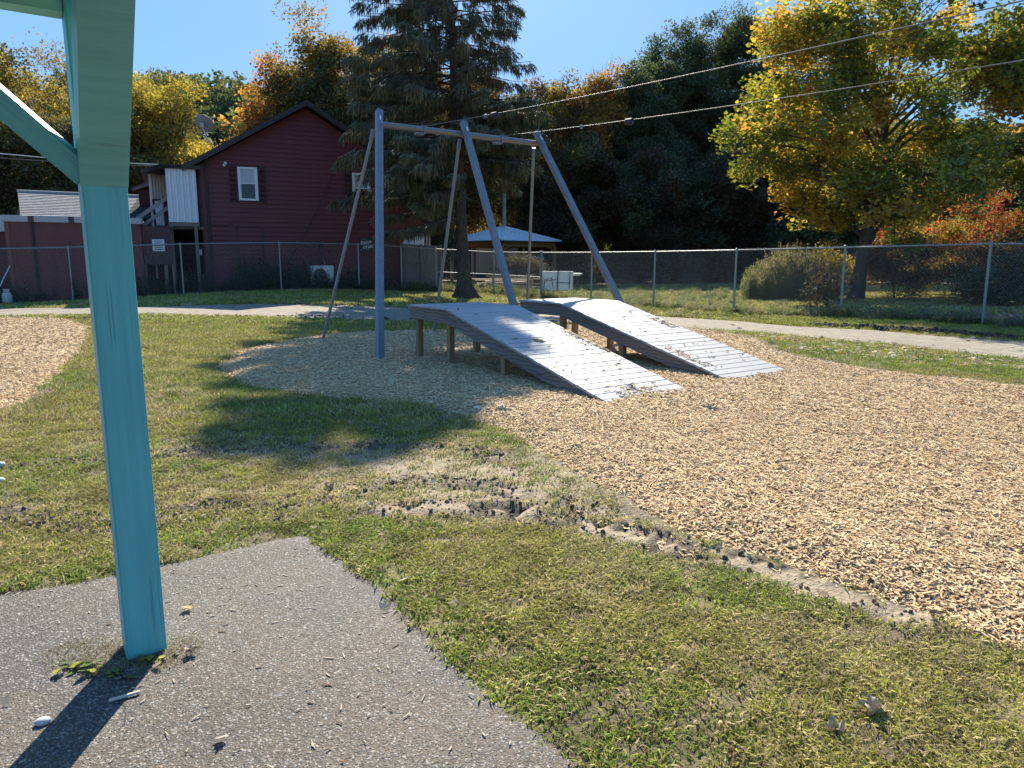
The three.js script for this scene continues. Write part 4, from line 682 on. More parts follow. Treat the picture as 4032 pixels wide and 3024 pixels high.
// ------------------------------------------------------------ yard behind the fence
{
  const gx = -0.62, gF = 46, t = thing('gazebo', 'wooden gazebo with pale ribbed metal hip roof and curved braces', 'gazebo', P(gx, gF, 0.12), 0.72);
  const WD = wood([0.36, 0.185, 0.075], [0.2, 0.10, 0.04], 361, 0.7, 0.8), RF = std([0.78, 0.80, 0.83], 0.3);
  const A = 5.3, B = 4.6, o = 0.35, ye = 2.78, yr = 3.72; // local: corner at the origin, x to -z away
  const c = [V(0 - o, ye, o), V(B + o, ye, o), V(B + o, ye, -A - o), V(-o, ye, -A - o)], r0 = V(B / 2, yr, -B / 2), r1 = V(B / 2, yr, -A + B / 2);
  const slab = (a, b, cc, d) => hexa([a, b, cc, d], [a, b, cc, d].map(p => p.clone().add(V(0, -0.05, 0))), 0);
  const seams = (a, b, cc, d, n) => Array.from({ length: n }, (_, i) => { const k = (i + 0.5) / n, p = a.clone().lerp(b, k); const ridgeA = d, ridgeB = cc; const lo = a.distanceTo(b), ra = 0.5 * (lo - ridgeA.distanceTo(ridgeB)); const s = k * lo; let q; if (s < ra) q = a.clone().lerp(ridgeA, s / ra); else if (s > lo - ra) q = b.clone().lerp(ridgeB, (lo - s) / ra); else q = ridgeA.clone().lerp(ridgeB, (s - ra) / Math.max(1e-4, lo - 2 * ra)); return beam(p.add(V(0, 0.015, 0)), q.add(V(0, 0.015, 0)), 0.03, 0.035); });
  for (const [a, b, cc, d, n] of [[c[0], c[1], r0, r0, 13], [c[1], c[2], r1, r0, 15], [c[2], c[3], r1, r1, 13], [c[3], c[0], r0, r1, 15]]) { const s = part(t, 'roof_panel', slab(a, b, cc === d ? cc.clone().add(V(0.01, 0, 0)) : cc, d), RF); part(s, 'seam', seams(a, b, cc, d, n), RF); }
  part(t, 'hip_cap', [beam(c[0], r0, 0.09, 0.06), beam(c[1], r0, 0.09, 0.06), beam(c[2], r1, 0.09, 0.06), beam(c[3], r1, 0.09, 0.06), beam(r0, r1, 0.1, 0.06)].map(g => g.translate(0, 0.02, 0)), RF);
  part(t, 'fascia', c.map((p, i) => beam(p.clone().add(V(0, -0.09, 0)), c[(i + 1) % 4].clone().add(V(0, -0.09, 0)), 0.05, 0.1)), DARKM);
  const posts = [[0, 0], [B, 0], [B, -A], [0, -A], [B / 2, 0]];
  const cs = [V(0, 2.52, 0), V(B, 2.52, 0), V(B, 2.52, -A), V(0, 2.52, -A)];
  cs.forEach((p, i) => part(t, 'beam', beam(p, cs[(i + 1) % 4], 0.14, 0.26), WD));
  posts.slice(0, 4).forEach(([x, z]) => part(t, 'post', box(0.2, 2.5, 0.2, x, 1.2, z, 0.01), WD));
  part(t, 'post', box(0.2, 2.5, 0.2, B * 0.42, 1.2, -A, 0.01), WD);
  const arc = (p, d) => limb(Array.from({ length: 8 }, (_, i) => { const k = i / 7 * Math.PI / 2; return V(p.x + d.x * 0.75 * (1 - Math.cos(k)), 1.65 + 0.75 * Math.sin(k), p.z + d.z * 0.75 * (1 - Math.cos(k))); }), Array(8).fill(0.07), 6);
  [[0, 0, [[1, 0], [0, -1]]], [B, 0, [[-1, 0], [0, -1]]], [B, -A, [[-1, 0], [0, 1]]], [0, -A, [[1, 0], [0, 1]]]].forEach(([x, z, ds]) => ds.forEach(([dx, dz]) => part(t, 'curved_brace', arc(V(x, 0, z), V(dx, 0, dz)), WD)));
}
{ // parked pickup and box trailer behind the gazebo
  const t = thing('pickup_truck', 'white pickup truck parked behind the gazebo', 'truck', P(1.55, 55, -0.05), -0.62);   // local +x is its front
  const BW = std([0.72, 0.75, 0.8], 0.25), W2 = 0.95;
  const ext = (pts, w, bev = 0.06) => { const s = new THREE.Shape(); pts.forEach(([x, y], i) => i ? s.lineTo(x, y) : s.moveTo(x, y)); s.closePath(); return new THREE.ExtrudeGeometry(s, { depth: w * 2 - 2 * bev, bevelEnabled: true, bevelSize: bev, bevelThickness: bev, bevelSegments: 2, steps: 1 }).translate(0, 0, -w + bev); };
  part(t, 'body', ext([[-2.8, 0.55], [2.55, 0.55], [2.75, 0.75], [2.72, 1.15], [2.5, 1.27], [1.2, 1.36], [-0.9, 1.36], [-2.8, 1.30]], W2), BW);
  part(t, 'cab', ext([[-0.85, 1.36], [1.15, 1.36], [0.42, 1.92], [0.2, 1.98], [-0.6, 1.96]], 0.82), BW);
  part(t, 'windshield', hexa([V(1.20, 1.41, -0.72), V(1.20, 1.41, 0.72), V(0.50, 1.92, 0.62), V(0.50, 1.92, -0.62)], [V(1.16, 1.40, -0.72), V(1.16, 1.40, 0.72), V(0.46, 1.91, 0.62), V(0.46, 1.91, -0.62)], 0), std([0.03, 0.035, 0.04], 0.05));
  for (const z of [-0.845, 0.845]) part(t, 'side_window', hexa([V(-0.62, 1.42, z), V(0.85, 1.42, z), V(0.28, 1.87, z), V(-0.5, 1.87, z)], [V(-0.62, 1.42, z * 0.98), V(0.85, 1.42, z * 0.98), V(0.28, 1.87, z * 0.98), V(-0.5, 1.87, z * 0.98)], 0), std([0.03, 0.035, 0.04], 0.05));
  part(t, 'grille', box(0.06, 0.36, 1.2, 2.76, 0.94, 0, 0.02), std([0.04, 0.04, 0.045], 0.4)); part(t, 'badge', new THREE.CylinderGeometry(0.11, 0.11, 0.03, 24).scale(1, 1, 1.7).rotateZ(Math.PI / 2).translate(2.80, 0.97, 0), std([0.6, 0.62, 0.66], 0.3));
  for (const z of [-0.76, 0.76]) part(t, 'headlight', box(0.08, 0.26, 0.28, 2.73, 0.98, z, 0.03), std([0.7, 0.72, 0.75], 0.1));
  part(t, 'bumper', box(0.16, 0.2, 1.85, 2.78, 0.62, 0, 0.04), std([0.35, 0.36, 0.38], 0.3, { metalness: 0.5 }));
  for (const [x, z] of [[1.85, -0.86], [1.85, 0.86], [-1.75, -0.86], [-1.75, 0.86]]) { const w = part(t, 'wheel', new THREE.CylinderGeometry(0.39, 0.39, 0.24, 24).rotateX(Math.PI / 2).translate(x, 0.39, z), DARKM); part(w, 'rim', new THREE.CylinderGeometry(0.22, 0.22, 0.26, 16).rotateX(Math.PI / 2).translate(x, 0.39, z), BOLT); }
  const tr = thing('box_trailer', 'large white box trailer standing behind the gazebo', 'trailer', P(-1.1, 57, 0), 0.12);
  part(tr, 'body', box(4.0, 2.1, 2.2, 0, 1.65, 0, 0.04), std([0.62, 0.66, 0.74], 0.35)); part(tr, 'trim', [box(4.02, 0.08, 0.02, 0, 0.66, 1.11), box(0.06, 2.1, 0.02, -1.98, 1.65, 1.112), box(0.06, 2.1, 0.02, 1.98, 1.65, 1.112)], std([0.4, 0.42, 0.45], 0.4));
  for (const x of [-0.5, 0.4]) part(tr, 'wheel', new THREE.CylinderGeometry(0.34, 0.34, 0.22, 20).rotateX(Math.PI / 2).translate(x, 0.34, 1.0), DARKM);
  part(tr, 'vent', box(0.24, 0.24, 0.02, 0.0, 1.2, 1.112), DARKM);
}
{ // utility pole
  const t = thing('utility_pole', 'pale wooden utility pole rising behind the gazebo roof', 'pole', P(-0.52, 49.8, 0)); part(t, 'shaft', rod(V(0, -0.3, 0), V(0, 7.4, 0), 0.15, 0.12, 14), wood([0.40, 0.37, 0.33], [0.25, 0.22, 0.2], 371, 0.9)); part(t, 'lamp_arm', [rod(V(-0.05, 7.05, 0.1), V(-0.75, 6.9, 0.3), 0.025), box(0.35, 0.1, 0.14, -0.85, 6.88, 0.32, 0.03)], std([0.5, 0.5, 0.5], 0.5)); part(t, 'band', rod(V(0, 6.1, 0), V(0, 6.2, 0), 0.15), DARKM);
}
function foldTable(X, F, y, ry, label, stand) {
  const t = thing('folding_table', label, 'table', P(X, F, y), ry, undefined);
  const PL = std([0.70, 0.71, 0.70], 0.5);
  if (stand) { // on its long edge, legs folded against the underside that faces the fence
    part(t, 'tabletop', [box(1.3, 0.72, 0.045, 0, 0.36, 0, 0.02), box(1.32, 0.03, 0.06, 0, 0.72, 0, 0.012)], PL);
    part(t, 'leg', [limb([V(-0.5, 0.05, 0.05), V(-0.47, 0.4, 0.09), V(-0.2, 0.5, 0.09), V(-0.14, 0.1, 0.05)], [0.014, 0.014, 0.014, 0.014]), rod(V(-0.47, 0.36, 0.08), V(0.0, 0.42, 0.05), 0.011)], DARKM);
    part(t, 'leg', [limb([V(0.5, 0.06, 0.05), V(0.52, 0.6, 0.09), V(0.54, 0.7, 0.07)], [0.016, 0.016, 0.016]), rod(V(0.0, 0.3, 0.06), V(0.55, 0.28, 0.07), 0.012), rod(V(0.02, -0.05, 0.07), V(0.06, 0.74, 0.07), 0.022)], DARKM);
  } else {
    part(t, 'tabletop', [box(1.25, 0.045, 0.6, 0, 0.74, 0, 0.018), box(1.1, 0.06, 0.5, 0, 0.69, 0, 0.01)], PL); for (const x of [-0.45, 0.45]) part(t, 'leg', [rod(V(x, 0, -0.2), V(x, 0.7, -0.2), 0.015), rod(V(x, 0, 0.2), V(x, 0.7, 0.2), 0.015), rod(V(x, 0.3, -0.2), V(x, 0.3, 0.2), 0.012)], DARKM);
  }
}
foldTable(1.75, 28.6, 0.42, 0.05, 'white folding table tipped on its edge behind the fence corner, black legs facing out', true);
foldTable(2.35, 31.2, 0.28, 0.1, 'white folding table standing upright behind the tipped one', false);
{ // picnic table, lumber, brush
  const t = thing('picnic_table', 'dark picnic table beside the spruce trunk behind the fence', 'table', P(-1.75, 38.5, 0.2), 0.4), M = wood([0.11, 0.08, 0.06], [0.05, 0.04, 0.03], 381);
  for (let i = 0; i < 5; i++) part(t, 'plank', box(1.8, 0.04, 0.14, 0, 0.75, -0.3 + i * 0.15, 0.004), M); for (const z of [-0.65, 0.65]) part(t, 'bench', box(1.8, 0.04, 0.26, 0, 0.45, z, 0.004), M); for (const x of [-0.65, 0.65]) part(t, 'frame', [beam(V(x, 0, -0.6), V(x, 0.75, -0.2), 0.05, 0.1), beam(V(x, 0, 0.6), V(x, 0.75, 0.2), 0.05, 0.1), box(0.05, 0.09, 1.4, x, 0.4, 0)], M);
  const l = thing('lumber_pile', 'pile of loose timber boards and rails behind the fence gate', 'timber', P(0.0, 33.6, 0.1), 0.15), LM = [391, 392, 393].map((s, i) => wood([[0.42, 0.3, 0.18], [0.30, 0.24, 0.19], [0.5, 0.45, 0.38]][i], [0.2, 0.15, 0.1], s));
  const r = RNG(55); for (let i = 0; i < 14; i++) { const g = box(1.8 + 1.6 * r(), 0.045, 0.14, 0, 0, 0, 0.004, [(r() - 0.5) * 0.3, (r() - 0.5) * 0.5, (r() - 0.5) * 0.12]); g.translate((r() - 0.5) * 1.2, 0.12 + i * 0.05, (r() - 0.5) * 0.7); part(l, 'board', g, LM[i % 3]); }
  for (const x of [-0.9, 0.9]) part(l, 'support', box(0.12, 0.9, 0.12, x, 0.4, 0.2, 0.004), LM[1]);
}
// ------------------------------------------------------------ trees and other plants
const barkTex = tex(512, 512, (x, y) => { const v = 0.6 + 0.5 * tnoise(x, y, 10, 40, 701) + 0.35 * (tnoise(x, y, 40, 60, 702) - 0.5), c = tnoise(x, y, 12, 30, 703) > 0.62 ? 0.6 : 1; return [0.115 * v * c, 0.088 * v * c, 0.068 * v * c]; }, true, [0.8, 1.2]);
const barkB = tex(256, 256, (x, y) => 0.6 * tnoise(x, y, 12, 30, 703) + 0.4 * tnoise(x, y, 40, 60, 702), false, [0.8, 1.2]);
const BARK = std(null, 0.95, { map: barkTex, bumpMap: barkB, bumpScale: 0.02 }), BARKDARK = std(null, 0.95, { map: barkTex, bumpMap: barkB, bumpScale: 0.02, color: col(0.75, 0.75, 0.78) });
const SHAPES = {
  maple: [[0, 0], [0.28, 0.05], [0.5, 0.28], [0.30, 0.36], [0.34, 0.62], [0.14, 0.58], [0, 1], [-0.14, 0.58], [-0.34, 0.62], [-0.30, 0.36], [-0.5, 0.28], [-0.28, 0.05]],
  oval: [[0, 0], [0.26, 0.35], [0.2, 0.7], [0, 1], [-0.2, 0.7], [-0.26, 0.35]],
  diamond: [[0, 0], [0.38, 0.45], [0, 1], [-0.38, 0.5]],
  needle: [[0, 0], [0.06, 0.3], [0, 1], [-0.06, 0.3]],
};
function leafCluster(n, R, size, shape, seed, flat = 0.55) {
  const r = RNG(seed), pos = [], S = SHAPES[shape], v = V(0, 0, 0), q = new THREE.Quaternion(), e = new THREE.Euler();
  for (let k = 0; k < n; k++) {
    const u = r() * 2 - 1, a = r() * 6.283, rad = R * Math.cbrt(r()), h = Math.sqrt(1 - u * u), c = V(h * Math.cos(a) * rad, u * rad * 0.75, h * Math.sin(a) * rad), s = size * (0.65 + 0.7 * r());
    e.set(-1.57 + (r() - 0.5) * 2.6 * flat + 0.5, 0, (r() - 0.5) * 1.6 * flat, 'YXZ'); e.y = r() * 6.283; q.setFromEuler(e);
    const pt = ([x, y]) => { v.set(x * s, y * s, Math.abs(x) * s * 0.35 - y * y * s * 0.15).applyQuaternion(q).add(c); return [v.x, v.y, v.z]; };
    for (let i = 1; i < S.length - 1; i++) pos.push(...pt(S[0]), ...pt(S[i]), ...pt(S[i + 1]));
  }
  const g = new THREE.BufferGeometry(); g.setAttribute('position', new THREE.Float32BufferAttribute(pos, 3)); g.computeVertexNormals(); return g;
}
const FOL = new THREE.MeshPhysicalMaterial({ color: 0xffffff, roughness: 0.97, side: THREE.DoubleSide, transmission: 0.55, thickness: 0, ior: 1.3 });
const CL = { maple: leafCluster(15, 0.30, 0.135, 'maple', 1), mapleFar: leafCluster(44, 0.66, 0.16, 'diamond', 2, 0.8), tall: leafCluster(44, 0.60, 0.15, 'diamond', 3, 0.8), shrub: leafCluster(16, 0.28, 0.10, 'oval', 4, 0.8), sparse: leafCluster(8, 0.6, 0.15, 'diamond', 5, 0.9) };
// palettes: linear leaf colours, from shady to sun-facing
const PAL = {
  darkgreen: [[0.055, 0.085, 0.028], [0.08, 0.115, 0.038], [0.12, 0.15, 0.045], [0.10, 0.105, 0.032]],
  olive: [[0.10, 0.095, 0.025], [0.14, 0.12, 0.03], [0.09, 0.10, 0.03], [0.19, 0.14, 0.03]],
  yellow: [[0.34, 0.27, 0.03], [0.42, 0.33, 0.04], [0.26, 0.24, 0.035], [0.5, 0.36, 0.05]],
  orange: [[0.48, 0.22, 0.04], [0.56, 0.30, 0.05], [0.42, 0.17, 0.04], [0.54, 0.36, 0.06]],
  bronze: [[0.16, 0.09, 0.03], [0.22, 0.13, 0.03], [0.12, 0.085, 0.03], [0.28, 0.16, 0.03]],
  gold: [[0.26, 0.18, 0.025], [0.36, 0.23, 0.03], [0.2, 0.16, 0.03], [0.42, 0.24, 0.03]],
  brown: [[0.075, 0.056, 0.022], [0.10, 0.066, 0.022], [0.06, 0.055, 0.024], [0.14, 0.085, 0.024]],
  pale: [[0.24, 0.20, 0.12], [0.3, 0.26, 0.16], [0.2, 0.17, 0.09], [0.34, 0.27, 0.13]],
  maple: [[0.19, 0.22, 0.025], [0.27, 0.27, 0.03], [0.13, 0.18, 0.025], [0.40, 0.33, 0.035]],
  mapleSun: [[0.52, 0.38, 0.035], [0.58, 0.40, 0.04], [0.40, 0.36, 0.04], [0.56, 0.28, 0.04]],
  red: [[0.42, 0.07, 0.03], [0.5, 0.14, 0.04], [0.40, 0.24, 0.05], [0.22, 0.22, 0.05]],
};
function decidTree(o) {
  const r = RNG(o.seed), base = P(o.X, o.F, o.y ?? terrain(o.X, o.F)), t = thing(o.name, o.label, o.category || 'tree', base, 0, o.group);
  const H = o.H, rx = o.rx, ry = (H - o.low) / 2, cy = o.low + ry, wood = [], tr = o.tr || H * 0.014, lean = o.lean || [0, 0];
  const tp = k => V(lean[0] * k + 0.12 * Math.sin(k * 5 + o.seed), k * H * 0.86, lean[1] * k + 0.12 * Math.cos(k * 4 + o.seed));
  const tpts = Array.from({ length: 12 }, (_, i) => tp(i / 11)); tpts[0].y = -0.2;
  wood.push(limb(tpts, i => tr * (1 - i / 11.5) * (i === 0 ? 1.35 : 1), 9));
  // limbs end in clumps spread through an uneven crown
  const clumps = [], N = o.clumps;
  for (let i = 0; i < N; i++) {
    const u = r() * 2 - 1, a = r() * 6.283, h = Math.sqrt(1 - u * u), k = 0.42 + 0.56 * Math.pow(r(), 0.6), bump = 0.8 + 0.45 * noise(Math.cos(a) * 2 + 5, u * 2.4 + Math.sin(a) * 2, o.seed);
    const taper = o.cone ? lerp(1.15, 0.45, (u + 1) / 2) : 1, c = V(h * Math.cos(a) * rx * k * bump * taper + lean[0] * 0.6, cy + u * ry * k * bump, h * Math.sin(a) * rx * k * bump * taper + lean[1] * 0.6);
    if (o.cut && o.cut(c)) continue; clumps.push(c);
  }
  clumps.forEach((c, i) => { if (i % (o.limbEvery || 3)) return; const k0 = Math.min(0.92, Math.max(o.low / H * 0.7, (c.y - 0.35 * Math.hypot(c.x, c.z)) / (H * 0.86) * 0.85)), s = tp(k0), m = s.clone().lerp(c, 0.5).add(V(0, 0.12 * s.distanceTo(c), 0)); const rr = Math.max(0.015, tr * 0.42 * (1 - k0)); wood.push(limb([s, m, c], [rr, rr * 0.6, rr * 0.2], 5)); });
  for (let i = 0; i < (o.bareTwigs || 0); i++) { const a = r() * 6.283, p = V(Math.cos(a) * rx * 0.55 * r(), cy + ry * (0.75 + 0.15 * r()), Math.sin(a) * rx * 0.5 * r()), q = p.clone().add(V((r() - 0.5) * 0.9, 0.9 + 1.1 * r(), (r() - 0.5) * 0.6)); wood.push(limb([p, p.clone().lerp(q, 0.5).add(V(0.05, 0, 0)), q], [0.02, 0.012, 0.004], 4), rod(p.clone().lerp(q, 0.5), q.clone().add(V((r() - 0.5) * 0.5, -0.2, 0)), 0.008, 0.003, 3)); }
  part(t, 'trunk', wood, o.bark || BARK);
  const list = [], pal = PAL[o.pal], pal2 = o.pal2 ? PAL[o.pal2] : null, cr = o.cr;
  clumps.forEach((c, ci) => {
    const size = cr * (0.65 + 0.7 * r()), n = Math.round(o.per * (0.6 + 0.8 * r()));
    const outer = (c.y - o.low) / (H - o.low), tone = r();
    for (let j = 0; j < n; j++) {
      const a = r() * 6.283, u = r() * 2 - 1, h = Math.sqrt(1 - u * u), d = size * Math.pow(r(), 0.45), p = V(c.x + h * Math.cos(a) * d, c.y + u * d * 0.62, c.z + h * Math.sin(a) * d); if (o.cut && o.cut(p)) continue;
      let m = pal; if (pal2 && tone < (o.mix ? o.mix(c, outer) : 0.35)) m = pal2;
      const b = m[Math.floor(r() * m.length)], v = 0.75 + 0.5 * r(); list.push({ p, e: [(r() - 0.5) * 1.0, r() * 6.283, (r() - 0.5) * 1.0], s: 0.7 + 0.6 * r(), c: [b[0] * v, b[1] * v, b[2] * v] });
    }
  });
  instances('crown', CL[o.leaf], FOL, list, t);
  return t;
}
// the big spruce by the fence
{
  const r = RNG(88), X0 = -1.72, F0 = 26.6, t = thing('spruce_tree', 'tall dark spruce with drooping branches in the middle behind the steel frame', 'tree', P(X0, F0, terrain(X0, F0)), 0);
  const H = 17.2, lean = k => V(-0.7 * k, 0, 0), at = y => lean(y / H).add(V(0, y, 0)), tp = [], ys = [-0.2, 0, 0.12, 0.3, 0.6, 1.0, 1.8, 3, 5, 8, 11, 13, 15, 16.4, H];
  ys.forEach(y => tp.push(at(y)));
  const rad = i => { const y = Math.max(0, ys[i]); return 0.235 * (1 - y / H * 0.97) + 0.34 * Math.exp(-y / 0.33); };
  const trunk = limb(tp, (i, a) => rad(i) * (1 + (ys[i] < 1.2 ? 0.28 * Math.exp(-Math.max(0, ys[i]) / 0.4) * Math.sin(a * 5 + 1) : 0)), 28);
  const boughs = [], sprays = [], q = new THREE.Quaternion();
  const radius = y => 4.0 * Math.pow(Math.max(0, 1 - Math.pow(y / 17.5, 2.2)), 0.85) * (y < 4.2 ? 0.75 : 1);
  for (let y = 2.9; y < 16.9; y += 0.27) {
    const n = 6 + Math.floor(r() * 2);
    for (let k = 0; k < n; k++) {
      const a = r() * 6.283, right = Math.cos(a) > 0 ? Math.cos(a) : 0, L = radius(y) * (0.68 + 0.42 * r()) * (1 - (y < 12 ? 0.2 : 0.08) * Math.cos(a));
      if (y < 4.0 && r() < 0.45) continue;
      if (y < 4.7 && right > 0.15) continue;
      if (y > 7.5 && y < 11.5 && r() < 0.15 + 0.3 * right) continue;
      const dx = Math.cos(a), dz = Math.sin(a), up = lerp(-0.02, 0.38, y / H), N = 7, pts = [];
      for (let i = 0; i <= N; i++) { const s = i / N, dy = L * (up * s - 0.55 * s * s + 0.36 * s * s * s); pts.push(at(y).add(V(dx * L * s, dy, dz * L * s))); }
      boughs.push(limb(pts, i => 0.045 * (1 - y / 26) * (1 - i / (N + 0.6)) + 0.004, 5));
      const dens = y < 8 ? 22 : y < 11.5 ? 14 : 28, cnt = Math.round(L * dens);
      for (let j = 0; j < cnt; j++) {
        const s = 0.16 + 0.84 * Math.pow(r(), 0.8), i = Math.min(N - 1, Math.floor(s * N)), p = pts[i].clone().lerp(pts[i + 1], s * N - i), side = r() < 0.5 ? -1 : 1, off = (0.06 + 0.55 * r()) * (1 - 0.6 * s) * side * L * 0.22;
        p.add(V(-dz * off, -0.03 - 0.10 * Math.abs(off), dx * off));
        const inner = 1 - s, grey = r(); const c = grey < 0.18 + 0.35 * inner ? [0.115, 0.092, 0.062] : grey < 0.7 ? [0.085, 0.084, 0.042] : [0.125, 0.12, 0.055], v = 0.75 + 0.55 * r();
        sprays.push({ p, e: [(r() - 0.5) * 0.5, -a + 1.57 + side * 0.9 * r(), (r() - 0.5) * 0.5], s: 0.5 + 0.55 * r(), c: c.map(x => x * v) });
      }
    }
  }
  part(t, 'trunk', trunk, BARKDARK); part(t, 'branch', boughs, BARKDARK);
  // one spray: a drooping twig with needled side twigs
  const rs = RNG(12), pos = [];
  const strip = (a, b, w) => { const d = b.clone().sub(a).normalize(), s = d.clone().cross(V(rs() - 0.5, rs() - 0.5, rs() - 0.5)).normalize().multiplyScalar(w), m = a.clone().lerp(b, 0.45); pos.push(a.x, a.y, a.z, m.x + s.x, m.y + s.y, m.z + s.z, b.x, b.y, b.z, a.x, a.y, a.z, b.x, b.y, b.z, m.x - s.x, m.y - s.y, m.z - s.z); };
  const main = k => V(0, -0.22 * k * k - 0.10 * k, 0.42 * k);
  for (let i = 0; i < 5; i++) strip(main(i / 5), main((i + 1.1) / 5), 0.018);
  for (let i = 0; i < 11; i++) { const k = 0.1 + 0.085 * i, a = main(k), s = i % 2 ? 1 : -1; strip(a, a.clone().add(V(s * (0.10 + 0.06 * rs()), -0.08 - 0.16 * rs(), 0.05 + 0.05 * rs())), 0.020); }
  for (let i = 0; i < 4; i++) { const a = main(0.25 + 0.2 * i); strip(a, a.clone().add(V((rs() - 0.5) * 0.06, -0.26 - 0.2 * rs(), 0.03)), 0.022); }
  const g = new THREE.BufferGeometry(); g.setAttribute('position', new THREE.Float32BufferAttribute(pos, 3)); g.computeVertexNormals();
  instances('crown', g, std(null, 0.85), sprays, t);
}
// maple on the right behind the fence
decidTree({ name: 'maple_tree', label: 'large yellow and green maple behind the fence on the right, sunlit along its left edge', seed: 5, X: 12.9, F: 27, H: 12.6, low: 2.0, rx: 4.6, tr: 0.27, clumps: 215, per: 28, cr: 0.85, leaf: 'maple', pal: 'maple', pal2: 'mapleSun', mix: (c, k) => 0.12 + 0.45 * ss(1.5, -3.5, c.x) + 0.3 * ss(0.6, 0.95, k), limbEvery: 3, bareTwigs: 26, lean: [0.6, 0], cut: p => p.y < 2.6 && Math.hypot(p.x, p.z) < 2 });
decidTree({ name: 'maple_tree', label: 'dark green maple at the right frame edge reaching towards the yellow maple', seed: 6, X: 21.5, F: 28, H: 11.5, low: 3.0, rx: 5.0, tr: 0.25, clumps: 110, per: 26, cr: 0.9, leaf: 'maple', pal: 'darkgreen', pal2: 'maple', limbEvery: 3 });
// wood behind: left to right
const T = (name, label, seed, X, F, H, rx, pal, o = {}) => decidTree({ name, label, seed, X, F, H, rx, low: o.low ?? H * 0.22, tr: o.tr ?? 0.22, clumps: o.clumps ?? 80, per: o.per ?? 14, cr: o.cr ?? 1.05, leaf: o.leaf || 'mapleFar', pal, ...o });
T('broadleaf_tree', 'yellow-green tree at the left frame edge above the shingled roof', 101, -31.2, 45, 14.6, 4.0, 'olive', { pal2: 'yellow', mix: (c, k) => k * 0.75, clumps: 110 });
T('broadleaf_tree', 'thin crowned pale brown tree left of the teal post, branches showing', 102, -26.6, 46.5, 14.8, 2.9, 'pale', { leaf: 'sparse', per: 9, clumps: 70, bareTwigs: 8, limbEvery: 1, low: 7 });
T('broadleaf_tree', 'dark olive tree low behind the shingled roof at far left', 103, -26.0, 40.5, 9.8, 4.0, 'olive', { low: 1 , clumps: 110 });
T('broadleaf_tree', 'bright yellow tree right of the teal post beside the satellite dish', 104, -22.0, 45, 12.0, 4.1, 'yellow', { pal2: 'olive', mix: (c, k) => 0.75 - 0.7 * k, clumps: 150, per: 16, low: 1.5 });
T('broadleaf_tree', 'olive tree hidden mostly behind the teal post', 105, -24.6, 49, 13.2, 3.2, 'olive', { pal2: 'yellow' });
T('broadleaf_tree', 'low dark bush-like tree behind the stair of the house', 106, -17.5, 41, 6.0, 3.0, 'olive', { low: 0.4 });
T('broadleaf_tree', 'low dark tree at the left edge behind the small shed', 107, -29.5, 37, 7.6, 3.6, 'olive', { low: 0.4, pal2: 'darkgreen', clumps: 90 });
T('broadleaf_tree', 'orange tree rising behind the left roof slope of the house', 108, -14.4, 46, 12.4, 2.5, 'orange', { pal2: 'olive', mix: (c, k) => (c.x > 0.3 ? 0.7 : 0.12) });
T('broadleaf_tree', 'tall olive and orange tree behind the house ridge', 109, -11.0, 45.5, 15.0, 3.3, 'olive', { pal2: 'gold', mix: (c, k) => k > 0.72 ? 0.7 : 0.15, clumps: 130 });
T('broadleaf_tree', 'yellow-green tree between the house ridge and the spruce', 110, -7.6, 47.5, 15.2, 3.2, 'olive', { pal2: 'yellow', mix: (c, k) => 0.2 + 0.3 * k, clumps: 110 });
T('broadleaf_tree', 'dull gold tree seen through the spruce branches', 111, -3.4, 52, 13.4, 3.0, 'bronze', { pal2: 'yellow', mix: () => 0.3, clumps: 90 });
T('broadleaf_tree', 'golden olive tree just right of the spruce crown', 112, 0.6, 53, 13.6, 2.6, 'olive', { pal2: 'gold', mix: (c, k) => 0.15 + 0.45 * k });
T('broadleaf_tree', 'bronze tree with a yellow top, left of the bright orange tree', 113, 3.5, 54, 14.6, 2.2, 'bronze', { pal2: 'yellow', mix: (c, k) => k > 0.7 ? 0.5 : 0.1 });
T('broadleaf_tree', 'bright orange-yellow tree with bare twigs, beside the dark green trees', 114, 6.6, 55, 15.2, 2.1, 'gold', { pal2: 'orange', mix: (c, k) => 0.5, bareTwigs: 10, low: 6 });
T('broadleaf_tree', 'rusty brown low tree under the orange tree', 115, 4.8, 50.5, 10.0, 2.6, 'brown', { pal2: 'olive', low: 0.8, clumps: 90 });
T('broadleaf_tree', 'dark green tree next to the orange tree, shortest of the dark group', 116, 9.6, 54, 15.8, 2.7, 'darkgreen', { leaf: 'tall', per: 20, cr: 1.25, clumps: 120, low: 1 });
T('broadleaf_tree', 'dark green tree, second of the tall dark group', 117, 12.8, 57, 18.4, 2.9, 'darkgreen', { leaf: 'tall', per: 20, cr: 1.25, clumps: 130, low: 1 });
T('broadleaf_tree', 'tallest dark green tree in the middle of the dark group', 118, 16.2, 57, 19.2, 3.1, 'darkgreen', { leaf: 'tall', per: 20, cr: 1.25, clumps: 140, low: 1 });
T('broadleaf_tree', 'dark green tree touching the left edge of the yellow maple', 119, 19.6, 56, 18.0, 3.0, 'darkgreen', { leaf: 'tall', per: 20, cr: 1.25, clumps: 130, low: 1 });
T('broadleaf_tree', 'dark tree behind the yellow maple crown', 120, 25, 52, 11.0, 4.0, 'darkgreen', { leaf: 'tall', pal2: 'olive', clumps: 110, low: 1 });
T('broadleaf_tree', 'brown leaved low tree at the foot of the dark group, on its left', 121, 9.8, 49, 8.6, 3.0, 'brown', { low: 0.4, pal2: 'darkgreen', clumps: 90 });
T('broadleaf_tree', 'brown and green low tree at the foot of the dark group, in its middle', 122, 14.6, 49, 9.2, 3.4, 'brown', { low: 0.4, pal2: 'darkgreen', clumps: 100 });
